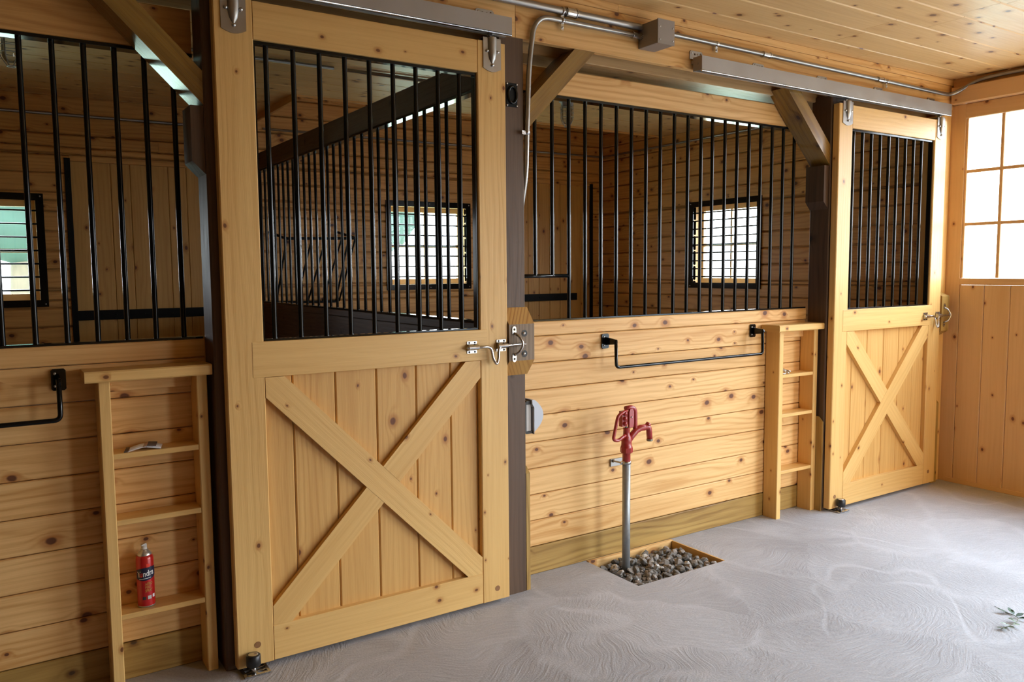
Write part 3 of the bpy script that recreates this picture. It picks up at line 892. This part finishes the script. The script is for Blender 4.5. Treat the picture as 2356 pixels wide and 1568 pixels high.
conduit('metal_conduit', [(2.135, yc, 2.68), (4.62, yc, 2.665), (4.83, .02, 2.66), (4.868, -.12, 2.735), (4.868, -.22, 2.745), (4.868, -3.2, 2.745)], .0125,
        'steel conduit running right from the junction box into the far corner', [((2.56, yc, 2.677), X, -Z), ((4.09, yc, 2.668), X, -Z)], [((2.95, yc, 2.675), X), ((4.02, yc, 2.669), X)], 'steel conduits', .07)
r = empty('junction_box', (2.085, .0495, 2.583), 'square grey junction box where three conduits meet on the fascia', 'junction box')
m = MB(); m.box(2.031, 2.139, -.082, .0495, 2.582, 2.694, .002); m.build('box', BOXM, r)
m = MB(); m.box(2.0295, 2.1405, -.088, -.0825, 2.5805, 2.6955, .002); m.build('cover', BOXM, r)
for sx in (2.045, 2.128):
    for sz in (2.60, 2.66):
        m = MB(); m.sphere((sx, -.088, sz), .004, 8); m.build('screw', BOLTM, r)
# conduits inside the stalls
conduit('metal_conduit', [(XL + .05, YB - .012, 2.645), (1.19, YB - .012, 2.665)], .010, 'thin conduit along the back wall of the left stall', group='steel conduits')
conduit('metal_conduit', [(1.28, YB - .012, 2.685), (XE - .02, YB - .012, 2.70), (XE - .012, YB - .03, 2.70), (XE - .012, .4, 2.70)], .010, 'thin conduit round the back and end walls of the far stall', group='steel conduits', fil=.02)
conduit('metal_conduit', [(XL + .05, 1.99, 2.775), (1.19, 1.93, 2.775)], .0105, 'conduit under the ceiling of the left stall', group='steel conduits')
conduit('metal_conduit', [(1.28, 1.93, 2.775), (XE - .1, 1.93, 2.775)], .0105, 'conduit under the ceiling of the far stall', group='steel conduits')

# caged lamps
def lamp(x, y, label):
    r = empty('ceiling_lamp', (x, y, 2.79), label, 'ceiling lamp', 'caged lamps under the stall ceilings')
    m = MB(); m.lathe([(0, 0), (.06, 0), (.062, -.03), (.048, -.035), (.046, -.06), (0, -.06)], (x, y, 2.79), Z, 20); m.build('lamp_base', BOXM, r)
    m = MB(); m.lathe([(.040, -.06), (.042, -.13), (.040, -.165), (.028, -.188), (0, -.195)], (x, y, 2.79), Z, 18); m.build('lamp_jar', LAMPG, r)
    m = MB()
    for k in range(6):
        a = 2 * math.pi * k / 6; c, s = math.cos(a), math.sin(a)
        m.tube(fillet([(x + c * .05, y + s * .05, 2.735), (x + c * .05, y + s * .05, 2.625), (x + c * .018, y + s * .018, 2.58)], .03, 5), .0022, 6)
    for h, rr in ((2.71, .05), (2.68, .05), (2.645, .05), (2.578, .02)):
        m.tube([(x + math.cos(a) * rr, y + math.sin(a) * rr, h) for a in [2 * math.pi * k / 20 for k in range(20)]], .0022, 6, closed=True)
    m.build('lamp_cage', GALV, r)
lamp(3.02, 1.93, 'caged glass jar lamp behind the middle bar grille')
lamp(-.535, 1.99, 'caged glass jar lamp at the upper left behind the left grille')

# weatherproof outlet on the side of the middle post
r = empty('outlet_cover', (1.36, .09, .745), 'grey weatherproof outlet cover on the side of the middle post', 'outlet')
m = MB(); m.box(1.3505, 1.362, .062, .16, .748, .895, .002); m.build('back_plate', GASKET, r)
m = MB(); m.box(1.3625, 1.392, .068, .108, .757, .882, .002, 2); m.box(1.3625, 1.392, .111, .155, .757, .882, .002, 2); m.build('outlet_lid', GREYPL, r)
m = MB(); m.box(1.3622, 1.398, .064, .16, .883, .9, .001); m.box(1.3622, 1.40, .064, .16, .745, .7565, .001); m.build('gasket_frame', GASKET, r)
prof = [(1.398, .742)] + [(1.398 + .052 * math.sin(math.pi * k / 14) ** .8 if 0 < k < 14 else 1.399, .755 + .15 * k / 14) for k in range(15)] + [(1.386, .905), (1.388, .885), (1.3985, .868)]
m = MB(); m.prism(prof, (0, .052, 0), X, Z, Y * .112, (0, 1)); m.build('hood', GREYP, r)

# guide boards beside posts at the floor
def guide(x0, x1, y0, y1, z1, mat, label):
    m = MB(); m.prism([(y0, 0), (y1, 0), (y1, z1 + .03), (y0 + .03, z1 + .03), (y0, z1)], (x0, 0, 0), Y, Z, X * (x1 - x0), (0, 1))
    o = m.build('guide_board', mat, None, ((x0 + x1) / 2, y0, 0)); tag(o, label, 'board'); return o
guide(1.3505, 1.372, .053, .19, .56, TREAT, 'low board with sloped top against the right side of the middle post')
guide(3.5588, 3.5715, .053, .19, .56, TREAT, 'low board behind the far ladder shelf against its post')
guide(4.756, 4.822, .026, .049, .56, TREAT, 'low dark board beside the far corner post')

# ------------------------------------------------------------------ ladder shelves
def ladder(x0, label):
    x1 = x0 + .362; ya, yb = .095, .1965
    r = empty('ladder_shelf', ((x0 + x1) / 2, (ya + yb) / 2, 0), label, 'ladder shelf')
    for a in (x0, x1 - .038):
        m = MB(); m.box(a, a + .038, ya, yb, 0, 1.133, .003); m.build('side_board', DOORP, r)
    m = MB(); m.box(x0 - .043, x1 + .0125, .062, yb, 1.1335, 1.1725, .005); m.build('top_board', DOORP, r)
    for z in (.873, .634, .288):
        m = MB(); m.box(x0 + .0385, x1 - .0385, ya + .004, yb, z - .02, z, .002); m.build('shelf', DOORP, r)
        z2 = z - .02
    m = MB(); m.box(x0 + .0385, x1 - .0385, yb - .02, yb, 1.085, 1.133, .002)
    for sx in (x0 + .05, x1 - .055): m.lathe([(0, -.001), (.004, -.0005), (.0045, 0)], (sx, yb - .02, 1.11), Y, 8)
    m.build('cleat', PINE, r)
    return r
LB = ladder(3.196, 'narrow pine ladder shelf beside the far sliding door')
LA = copy_tree(LB, None, (-3.606, 0, 0)); LA['label'] = 'narrow pine ladder shelf holding the red spray can at the left'

# red spray can
cx, cy, cz = -.281, .150, .2885
r = empty('spray_can', (cx, cy, cz), 'red aerosol spray can standing on the left ladder shelf', 'spray can')
R = .031
m = MB(); m.lathe([(0, 0), (R - .002, 0), (R, .003), (R, .006)], (cx, cy, cz), Z, 28); m.build('bottom_rim', CANMET, r)
m = MB(); m.lathe([(R - .0008, .006), (R - .0008, .178), (R - .003, .186), (R - .007, .191)], (cx, cy, cz), Z, 32); m.build('can_body', CANRED, r)
m = MB(); m.lathe([(R - .006, .191), (R - .006, .194), (R - .012, .203), (.0125, .207), (.0125, .212), (0, .212)], (cx, cy, cz), Z, 24); m.build('can_top', CANMET, r)
m = MB(); m.lathe([(.0105, .212), (.0095, .225), (0, .225)], (cx, cy, cz), Z, 16); m.prism([(-.0095, 0), (.0095, 0), (.007, .010), (-.0095, .004)], (cx, cy - .008, cz + .225), X, Z, Y * .016); m.build('nozzle', NOZ, r)
DG = None
FACE = math.atan2(-3.15, -.45) + .10      # the label looks towards the aisle
def wrap(pts2, rr):
    out = []
    for (u, h) in pts2:
        a = FACE + u / rr
        out.append((cx + math.cos(a) * rr, cy + math.sin(a) * rr, cz + h))
    return out
def patch(name, u0, u1, f0, f1, rr, mat, par, n=14):
    m = MB()
    for k in range(n):
        a, b = u0 + (u1 - u0) * k / n, u0 + (u1 - u0) * (k + 1) / n
        m.face(wrap([(a, f0(a)), (b, f0(b)), (b, f1(b)), (a, f1(a))], rr), smooth=True)
    return m.build(name, mat, par)
lab = patch('label_band', -.040, .040, lambda u: .102 + 6. * u * u + .10 * u, lambda u: .150 - 3.5 * u * u + .10 * u, R, NAVY, r)
patch('red_tab', .001, .014, lambda u: .150, lambda u: .163, R + .0001, SCAR, lab, 4)
def text_on_can(txt, u0, h0, size, mat, shear, name, par, rr=R + .0004, xs=1.):
    cu = bpy.data.curves.new('t', 'FONT'); cu.body = txt; cu.size = size; cu.resolution_u = 3; cu.offset = size * .02
    ob = bpy.data.objects.new('t', cu); COL.objects.link(ob)
    bpy.context.view_layer.update()
    me = bpy.data.meshes.new_from_object(ob.evaluated_get(bpy.context.evaluated_depsgraph_get()))
    m = MB()
    for p in me.polygons:
        q = [me.vertices[i].co for i in p.vertices]
        m.face(wrap([(u0 + v.x * xs, h0 + v.y + v.x * shear) for v in q], rr))
    bpy.data.objects.remove(ob); bpy.data.curves.remove(cu); bpy.data.meshes.remove(me)
    return m.build(name, mat, par)
text_on_can('T', -.0335, .114, .030, WHITE, .10, 'lettering', lab, xs=.75)
text_on_can('u', -.0235, .115, .030, SCAR, .10, 'lettering', lab, xs=.75)
text_on_can('ndra', -.0115, .1162, .030, WHITE, .10, 'lettering', lab, xs=.72)
patch('underline', -.026, .016, lambda u: .1085 + .1 * u, lambda u: .1108 + .1 * u, R + .0003, WHITE, lab, 8)
for k, t in enumerate(('AERO', 'FIRE', 'SPRAY')):
    text_on_can(t, -.006, .083 - .0125 * k, .0145, ORANGE, .06, 'lettering', r, xs=.72 if k < 2 else .62)
patch('pictogram', -.016, -.004, lambda u: .030, lambda u: .041, R + .0001, GASKET, r, 4)
patch('pictogram', .002, .015, lambda u: .031, lambda u: .044, R + .0001, GREYPL, r, 4)
patch('pictogram', .020, .030, lambda u: .034, lambda u: .046, R + .0001, PAPER, r, 4)

# booklet on the shelf above
bx, by, bz = -.27, .128, .8735
r = empty('booklet', (bx, by, bz), 'small folded printed booklet lying on the left ladder shelf', 'booklet')
def sheet(name, x0, x1, y0, y1, zf, mat, th=.0015):
    m = MB(); n = 8
    for k in range(n):
        a, b = x0 + (x1 - x0) * k / n, x0 + (x1 - x0) * (k + 1) / n
        za, zb = zf(k / n), zf((k + 1) / n); sk = .25
        p = lambda x, y, z: (x + (y - y0) * sk, y, z)
        m.face([p(a, y0, za), p(b, y0, zb), p(b, y1, zb + .002), p(a, y1, za + .002)], smooth=True)
        m.face([p(a, y0, za - th), p(b, y0, zb - th), p(b, y1, zb - th + .002), p(a, y1, za - th + .002)], smooth=True)
        m.face([p(a, y0, za - th), p(b, y0, zb - th), p(b, y0, zb), p(a, y0, za)])
    return m.build(name, mat, r)
sheet('cover', -.325, -.262, .105, .175, lambda t: bz + .002 + .014 * t ** 1.3, PAPERT)
sheet('cover_stripe', -.338, -.3255, .105, .175, lambda t: bz + .002 + .001 * t, PAPERD)
sheet('page', -.262, -.232, .105, .175, lambda t: bz + .016 - .004 * t, PAPERD)
sheet('page', -.325, -.215, .1045, .17, lambda t: bz + .0015 + .012 * math.sin(math.pi * min(1, t * 1.05)) * .9, PAPER)
sheet('page', -.262, -.222, .103, .172, lambda t: bz + .012 - .009 * t, PAPER)

# snap clips on the far ladder shelf
r = empty('snap_hooks', (3.275, .13, .8735), 'small heap of zinc snap hooks on the far ladder shelf', 'snap hooks')
for k in range(5):
    a = k * 1.3; px, py = 3.262 + .012 * k, .115 + .012 * (k % 3)
    m = MB(); zc = .8775 + .008 * (k % 3)
    m.tube([(px + math.cos(t) * .020 * math.cos(a) - math.sin(t) * .010 * math.sin(a), py + math.cos(t) * .020 * math.sin(a) + math.sin(t) * .010 * math.cos(a), zc + .006 * math.sin(t + k) + .006) for t in [2 * math.pi * q / 14 for q in range(14)]], .0033, 8, closed=True)
    m.build('snap_hook', BOLTM, r)

# ------------------------------------------------------------------ blanket bars
def blanket_bar(xa, xb, label):
    r = empty('blanket_rail', ((xa + xb) / 2, .12, 1.01), label, 'blanket bar', 'black swinging blanket bars')
    z = 1.14; yf = .118
    for x, s in ((xa, 1), (xb, -1)):
        p0 = x - (.012 if s > 0 else .032)
        m = MB(); m.prism([(0, .006), (.006, 0), (.040, 0), (.046, .006), (.046, .07), (.040, .076), (.006, .076), (0, .07)], (p0 - .002, .191, z - .038), X, Z, Y * .0065)
        m.prism([(.191, z - .02), (yf - .006, z - .012), (yf - .012, z), (yf - .006, z + .012), (.191, z + .02)], (x + (.012 if s > 0 else -.016), 0, 0), Y, Z, X * .006)
        o = m.build('wall_bracket', IRON, r)
        for q in (z - .022, z + .022):
            b = MB(); b.sphere((p0 + .010, .1905, q), .005, 8); b.build('screw', BOLTM, o)
    a, b = xa + .016, xb - .016
    m = MB(); m.tube(fillet([(a, yf, z + .01), (a, yf - .004, 1.01), (b, yf - .004, 1.01), (b, yf, z + .01)], .022, 6), .0085, 12); m.build('bar', IRON, r)
blanket_bar(1.935, 3.085, 'black swinging blanket bar on the middle plank wall above the red hydrant')
blanket_bar(-1.66, -.51, 'black blanket bar cut off at the left edge of the photo')

# ------------------------------------------------------------------ yard hydrant
hx, hy = 1.952, .035
r = empty('yard_hydrant', (hx, hy, -.06), 'red yard hydrant on a grey pipe standing in the gravel pit', 'water hydrant')
m = MB(); m.cyl((hx, hy, -.1), (0, 0, .64), .0205, 20); m.build('riser_pipe', PIPE, r)
m = MB(); m.lathe([(.0205, .541), (.0205, .582), (.027, .584), (.030, .588), (.030, .618), (.027, .622), (.026, .640), (.028, .648), (.024, .665), (.0175, .678), (.0165, .704), (.019, .706), (.019, .712), (.010, .714)], (hx, hy, 0), Z, 20)
m.lathe([(.032, .588), (.032, .612), (.024, .613)], (hx, hy, 0), Z, 8, smooth=False)
# spout neck and downturned nozzle
m.tube([(hx + .004, hy - .002, .638), (hx + .030, hy - .004, .668), (hx + .058, hy - .006, .692), (hx + .085, hy - .008, .703), (hx + .112, hy - .010, .703)], [.016, .017, .017, .0165, .0165], 14)
m.tube(fillet([(hx + .100, hy - .009, .703), (hx + .140, hy - .012, .705), (hx + .146, hy - .012, .640)], .024, 6), .0155, 14)
m.cyl((hx + .128, hy - .011, .708), (.012, 0, .012), .0145, 12)
# yoke arm
m.tube(fillet([(hx + .055, hy - .004, .690), (hx + .052, hy - .004, .80), (hx + .030, hy - .004, .815), (hx - .012, hy - .004, .812)], .03, 6), [.012] * 16, 10)
m.build('hydrant_head', RED, r)
m = MB(); m.cyl((hx + .1462, hy - .012, .641), (0, 0, -.012), .0165, 14, ch=.002); m.build('spout_ring', BRASS, r)
m = MB(); m.tube(fillet([(hx - .008, hy - .01, .800), (hx - .066, hy - .012, .786), (hx - .100, hy - .014, .665), (hx - .07, hy - .012, .655), (hx - .014, hy - .008, .676)], .026, 6), .0085, 10)
m.build('pump_handle', RED, r)
m = MB()
m.prism([(-.012, .716), (.014, .716), (.018, .735), (.018, .795), (.010, .810), (-.006, .810), (-.012, .795)], (hx + .012, hy - .022, 0), X, Z, Y * .012)
m.prism([(-.05, .722), (-.02, .722), (-.014, .735), (-.014, .80), (-.05, .80)], (hx + .012, hy - .012, 0), X, Z, Y * .026)
for q in (.738, .763, .788): m.sphere((hx - .022, hy - .014, q), .012, 10)
m.build('lever_link', RED, r)
m = MB(); m.cyl((hx - .004, hy, .70), (0, 0, .03), .006, 10); m.build('rod', PIPE, r)
m = MB(); m.sphere((hx + .013, hy - .0225, .768), .005, 8); m.build('pivot_screw', CHROME, r)
m = MB(); m.lathe([(.0205, .528), (.0245, .529), (.0245, .542), (.0205, .543)], (hx, hy, 0), Z, 18); m.cyl((hx - .03, hy + .004, .5285), (0, 0, .014), .006, 8); m.build('pipe_clamp', CHROME, r)
m = MB(); m.cyl((hx - .03, hy + .004, .5355), (.078, .150, -.030), .0045, 10); m.build('clamp_rod', GALV, r)
m = MB(); m.box(1.982, 2.06, .191, .1965, .476, .516, .001); m.cyl((hx + .048, .191, .506), (0, -.012, 0), .009, 10)
m.build('wall_plate', GALV, r)

# pit edging
r = empty('pit_edging', ((PX0 + PX1) / 2, PY1, 0), 'thin wooden edging boards round the gravel pit', 'edging')
m = MB(); m.box(PX0 + .002, PX1 - .002, PY1 - .022, PY1 - .002, -.11, .004, .001); m.build('edging_board', PINE, r)
m = MB(); m.box(PX1 - .011, PX1 - .001, PY0 + .002, PY1 - .024, -.11, .001, .001); m.build('edging_board', PANELP, r)
# gravel
m = MB(); rs = random.Random(3)
def stone(c, s):
    bm = bmesh.new(); bmesh.ops.create_icosphere(bm, subdivisions=1, radius=1)
    ax = V((rs.uniform(.65, 1.35), rs.uniform(.6, 1.1), rs.uniform(.42, .8)))
    rot = Matrix.Rotation(rs.uniform(0, 6.3), 3, 'Z') @ Matrix.Rotation(rs.uniform(-.6, .6), 3, 'X') @ Matrix.Rotation(rs.uniform(-.6, .6), 3, 'Y')
    for v in bm.verts:
        q = V([round(v.co[i] * 1.5 + rs.uniform(-.25, .25), 1) / 1.5 for i in range(3)])
        v.co = rot @ V((q.x * ax.x, q.y * ax.y, q.z * ax.z)) * s
    bm.verts.ensure_lookup_table()
    m.raw([v.co + c for v in bm.verts], [[v.index for v in f.verts] for f in bm.faces], None, min(1, max(0, rs.gauss(.5, .27))))
    bm.free()
for i in range(21):
    for j in range(14):
        xx = PX0 + .02 + (PX1 - PX0 - .060) * (i + rs.uniform(.1, .9)) / 21; yy = PY0 + .02 + (PY1 - PY0 - .070) * (j + rs.uniform(.1, .9)) / 14
        if math.hypot(xx - hx, yy - hy) < .028: continue
        stone(V((xx, yy, -.034 + rs.uniform(-.008, .008))), rs.uniform(.013, .023))
for k in range(120):
    xx, yy = rs.uniform(PX0 + .03, PX1 - .045), rs.uniform(PY0 + .03, PY1 - .05)
    if math.hypot(xx - hx, yy - hy) < .035: continue
    stone(V((xx, yy, -.020 + rs.uniform(-.006, .006))), rs.uniform(.015, .028))
o = m.build('gravel', STONE); tag(o, 'grey crushed stone filling the square pit under the hydrant', 'gravel', None, 'stuff')
m = MB(); m.box(PX0 + .001, PX1 - .017, PY0 + .001, PY1 - .023, -.119, -.040, .001); struct(m.build('pit_floor', STONE))

# ------------------------------------------------------------------ roller guides on the floor
r = empty('roller_guide', (.05, -.012, 0), 'black roller guide on zinc plate at the near sliding door corner', 'roller guide', 'floor roller guides of the sliding doors')
m = MB()
m.box(.012, .024, -.05, .045, .001, .007, .001); m.box(.098, .110, -.05, .045, .001, .007, .001); m.box(.05, .066, -.05, .045, .001, .007, .001)
for yy in (-.05, -.02, .005, .033): m.box(.024, .098, yy, yy + .012, .001, .0068, .001)
m.build('base_plate', CHROME, r)
m = MB(); m.cyl((.05, -.030, .006), (0, 0, .03), .009, 12); m.build('stem', CHROME, r)
m = MB(); m.lathe([(0, .034), (.022, .034), (.0265, .038), (.0265, .076), (.022, .080), (0, .080)], (.05, -.0305, 0), Z, 22); m.build('roller', RUBBER, r)
m = MB(); m.lathe([(0, .0815), (.017, .0813), (.018, .080)], (.05, -.0305, 0), Z, 18); m.build('cap', CHROME, r)
c = copy_tree(r, None, (3.60, .0, 0)); c['label'] = 'black roller guide on zinc plate at the far sliding door corner'

# ------------------------------------------------------------------ hay rack on the back wall
r = empty('hay_rack', (1.62, YB - .1, 1.25), 'black rod hay rack on the wall behind the partition bars', 'hay rack')
m = MB(); m.tube(fillet([(1.30, YB - .02, 1.84), (1.36, YB - .26, 1.78), (1.97, YB - .26, 1.79), (1.90, YB - .02, 1.85)], .03, 5), .011, 10); m.build('top_rim', IRONM, r)
m = MB(); m.tube(fillet([(1.33, YB - .015, 1.27), (1.34, YB - .06, 1.255), (1.86, YB - .06, 1.25), (1.90, YB - .02, 1.27)], .03, 5), .011, 10); m.build('bottom_rail', IRONM, r)
for a, b in ((1.37, 1.33), (1.58, 1.50), (1.70, 1.60), (1.84, 1.73), (1.90, 1.85), (1.96, 1.88)):
    m = MB(); m.tube([(a, YB - .26, 1.785), (b, YB - .06, 1.253)], .008, 8); m.build('rod', IRONM, r)

# ------------------------------------------------------------------ end wall of the aisle: big door with a window
m = MB()
m.box(XE, XE + .03, -.0445, .199, 0, 2.60, .002)                                  # stile in the corner
xs_, ys = XE, [-.0445 - .1655 * k for k in range(24)]
for a, b in zip(ys[:-1], ys[1:]):
    if b < YD: b = YD
    if a <= YD: break
    m.board((XE, b + .001, .03), Z * 1.352, Y * (a - b - .002), X * .03, .005)
m.box(XE - .006, XE + .03, YD, -.002, .0, .03, .002)
m.box(XE, XE + .03, YD - .06, YD, 0, 2.602, .003); m.box(XE, XE + .03, YO, YD - .06, OZ, 2.602, .003)
door = struct(m.build('door_1', ENDP), 'pine end wall door with a tall window over vertical boards')
m = MB(); m.box(XE - .003, XE + .03, YD, -.0445, 1.383, 1.428, .003); m.build('window_ledge', ENDP, door)
m = MB(); m.box(XE - .0, XE + .03, YD, -.0445, 2.505, 2.602, .003); m.build('door_head', ENDP, door)
m = MB()
for k in range(3):
    y0 = -.0445 - k * .93
    if k: m.box(XE, XE + .03, y0 - .06, y0, 1.428, 2.505, .003)
m.build('window_stile', ENDP, door)
w = MB(); pn = MB()
for k in range(2):
    ya = -.0445 - k * .93 - (.06 if k else 0.); yb = -.0445 - (k + 1) * .93
    w.box(XE + .006, XE + .03, ya - .016, ya, 1.43, 2.503, .002); w.box(XE + .006, XE + .03, yb, yb + .012, 1.43, 2.503, .002)
    nc = 4; wd = (ya - yb - .02) / nc
    for c in range(1, nc): w.box(XE + .008, XE + .028, ya - .01 - wd * c - .011, ya - .01 - wd * c + .011, 1.43, 2.503, .003)
    for z in (1.795, 2.15): w.box(XE + .0095, XE + .027, yb + .01, ya - .014, z - .011, z + .011, .003)
    pn.face([(XE + .02, ya - .005, 1.43), (XE + .02, yb, 1.43), (XE + .02, yb, 2.503), (XE + .02, ya - .005, 2.503)])
wo = struct(w.build('window_4', ENDP), 'muntin grid of the bright end wall window'); pn.build('window_pane', GLASS, wo)
m = MB(); m.box(XE - .055, XE, YO, .03, 2.603, 2.712, .004); struct(m.build('trim_11', ENDP), 'horizontal track board above the end wall window')
m = MB(); m.box(XE - .0, XE + .03, YO, .048, 2.603, 2.775, .003); struct(m.build('trim_12', ENDP))

# dried sprig on the floor at right
r = empty('leafy_sprig', (2.84, -1.41, 0), 'small fallen leafy sprig on the concrete near the right edge', 'sprig')
st = [(2.742, -1.408, .004), (2.80, -1.416, .007), (2.86, -1.416, .010), (2.905, -1.400, .008), (2.925, -1.37, .006), (2.93, -1.335, .003)]
m = MB(); m.tube(st, .0013, 6); m.tube([(2.93, -1.352, .004), (2.962, -1.275, .002)], .0009, 6); m.build('stem', STEM, r)
def leaf(c, a, l, mat, wd=.5):
    l *= 1.35; m = MB(); d = V((math.cos(a), math.sin(a), .25)); s = V((-math.sin(a), math.cos(a), .15)); c = V(c)
    prof = [0, .6, .95, 1., .8, .45, 0]
    n = len(prof) - 1
    for k in range(n):
        t0, t1 = k / n, (k + 1) / n
        p0, p1 = c + d * l * t0, c + d * l * t1
        for g in (1, -1):
            q0, q1 = p0 + s * g * prof[k] * l * wd * .5 + Z * .002 * prof[k], p1 + s * g * prof[k + 1] * l * wd * .5 + Z * .002 * prof[k + 1]
            m.face([p0, q0, q1, p1], smooth=True)
    m.build('leaf', mat, r)
for c, a, l, mt in (((2.925, -1.35, .006), 1.9, .034, LEAF), ((2.93, -1.37, .006), .9, .036, LEAF), ((2.915, -1.385, .007), -.4, .03, LEAF), ((2.905, -1.40, .008), -1.4, .028, LEAF), ((2.88, -1.41, .009), 2.6, .032, LEAF),
                    ((2.85, -1.416, .009), 1.7, .026, LEAFP), ((2.83, -1.416, .008), -2.2, .03, LEAFP), ((2.80, -1.415, .007), 2.3, .03, LEAFP), ((2.785, -1.412, .006), -1.9, .026, LEAF), ((2.765, -1.41, .005), -2.6, .03, LEAF), ((2.757, -1.409, .004), 2.9, .026, LEAF)):
    leaf(c, a, l, mt)

# ------------------------------------------------------------------ outside
m = MB(); m.face([(-60, 4.1, -.25), (60, 4.1, -.25), (60, 90, -.25), (-60, 90, -.25)]); m.face([(5.2, -60, -.25), (60, -60, -.25), (60, 4.1, -.25), (5.2, 4.1, -.25)], mi=1); m.face([(-60, -60, -.25), (-13.1, -60, -.25), (-13.1, 4.1, -.25), (-60, 4.1, -.25)]); m.face([(-13.1, -60, -.25), (5.2, -60, -.25), (5.2, -3.9, -.25), (-13.1, -3.9, -.25)], mi=1)
GRASS = plain('dry_grass', (.42, .50, .34), .9, var=.25, vs=.6)
YARD = plain('yard_gravel', (.20, .19, .17), .9, var=.2, vs=3.)
struct(m.build('ground', [GRASS, YARD]), 'pale sunlit grass outside')
CROWN = plain('tree_leaves', (.024, .05, .038), .8, var=.5, vs=1.3)
BARK = plain('tree_bark', (.12, .09, .06), .8, var=.3, vs=6)
def tree(x, y, h, s, label):
    r = empty('tree', (x, y, -.25), label, 'tree', 'trees beyond the stall windows')
    m = MB(); m.tube([(x, y, -.25), (x + .1, y, h * .3), (x, y, h * .6)], [.3, .22, .1], 8); m.build('trunk', BARK, r)
    m = MB()
    for k in range(9):
        a = k * 2.4; q = s * .55 * math.sqrt(k / 9)
        m.sphere((x + math.cos(a) * q, y + math.sin(a) * q, h * (.45 + .5 * ((k * 37) % 10) / 10)), s * random.uniform(.42, .62), 10)
    m.build('crown', CROWN, r)
for k, (x, y, h, s) in enumerate(((.2, 25, 8, 4.), (-9.5, 27, 8, 3.8), (6.2, 33, 8, 3.3), (13.5, 30, 8.5, 3.6), (22, 29, 8, 3.6))):
    tree(x, y, h, s, ['green tree seen through the window at the left edge of the photo', 'green tree outside, hidden left of the left stall window', 'green tree outside behind the partition of the two stalls', 'green tree seen through the back window behind the near sliding door bars', 'green tree outside behind the far corner of the end stall'][k])

# ------------------------------------------------------------------ world, daylight
W = bpy.data.worlds.new('sky'); SC.world = W; W.use_nodes = True
nt = W.node_tree; nt.nodes.clear(); g = G(nt)
tc = g.node('ShaderNodeTexCoord').outputs['Generated']
sp = g.node('ShaderNodeSeparateXYZ'); nt.links.new(tc, sp.inputs[0])
c = g.mix(g.mapr(sp.outputs[2], -.05, .9, 0., 1.), (.88, .945, 1.), (.60, .79, 1.))
bg = g.node('ShaderNodeBackground'); nt.links.new(c, bg.inputs[0]); nt.links.new(g.mapr(sp.outputs[2], -.05, 1., 13., 36., False), bg.inputs[1])
ow = g.node('ShaderNodeOutputWorld'); nt.links.new(bg.outputs[0], ow.inputs[0])

def portal(name, loc, rot, sx, sy):
    l = bpy.data.lights.new(name, 'AREA'); l.shape = 'RECTANGLE'; l.size = sx; l.size_y = sy; l.cycles.is_portal = True
    o = bpy.data.objects.new(name, l); COL.objects.link(o); o.location = loc; o.rotation_euler = rot
H = math.pi / 2
portal('daylight_end_window', (XE + .06, -.97, 1.965), (0, H, 0), 1.08, 1.86)
portal('daylight_stall_end', (XE + .15, 2.07, 1.73), (0, H, 0), .72, .75)
portal('daylight_back_left', (-.765, YB + .15, 1.68), (-H, 0, 0), .79, .73)
portal('daylight_back_right', (2.81, YB + .15, 1.74), (-H, 0, 0), .79, .72)
portal('daylight_open_door', (XE + .06, (YO + YD - .06) / 2, OZ / 2), (0, H, 0), OZ, YD - .06 - YO)

portal('daylight_added_opening', ((OX0 + OX1) / 2, YO - .05, 1.05), (H, 0, 0), OX1 - OX0, 2.1)  # portal in the opening added to brighten the middle wall

# ------------------------------------------------------------------ camera
f, pitch, yaw, roll = 1856.53, .08697, .58062, -.00814
cy_, sy_, cp, sp_ = math.cos(yaw), math.sin(yaw), math.cos(pitch), math.sin(pitch)
fw = V((sy_ * cp, cy_ * cp, -sp_)); rt = V((cy_, -sy_, 0)); up = rt.cross(fw)
r2 = rt * math.cos(roll) + up * math.sin(roll); u2 = -rt * math.sin(roll) + up * math.cos(roll)
cam = bpy.data.cameras.new('camera'); co = bpy.data.objects.new('camera', cam); COL.objects.link(co)
cam.sensor_fit = 'HORIZONTAL'; cam.sensor_width = 36.; cam.lens = 36. * f / 2356.
cam.clip_start = .05; cam.clip_end = 300
M = Matrix((r2, u2, -fw)).transposed().to_4x4(); M.translation = V((-.72948, -3.00596, 1.50534))
co.matrix_world = M
SC.camera = co

SC.view_settings.view_transform = 'Standard'; SC.view_settings.look = 'None'
SC.view_settings.exposure = -.25; SC.view_settings.gamma = 1.; SC.view_settings.use_curve_mapping = False
SC.cycles.use_denoising = True
SC.cycles.max_bounces = 10; SC.cycles.diffuse_bounces = 6; SC.cycles.glossy_bounces = 4; SC.cycles.transparent_max_bounces = 12
SC.cycles.sample_clamp_indirect = 6.
SC.cycles.caustics_reflective = False; SC.cycles.caustics_refractive = False
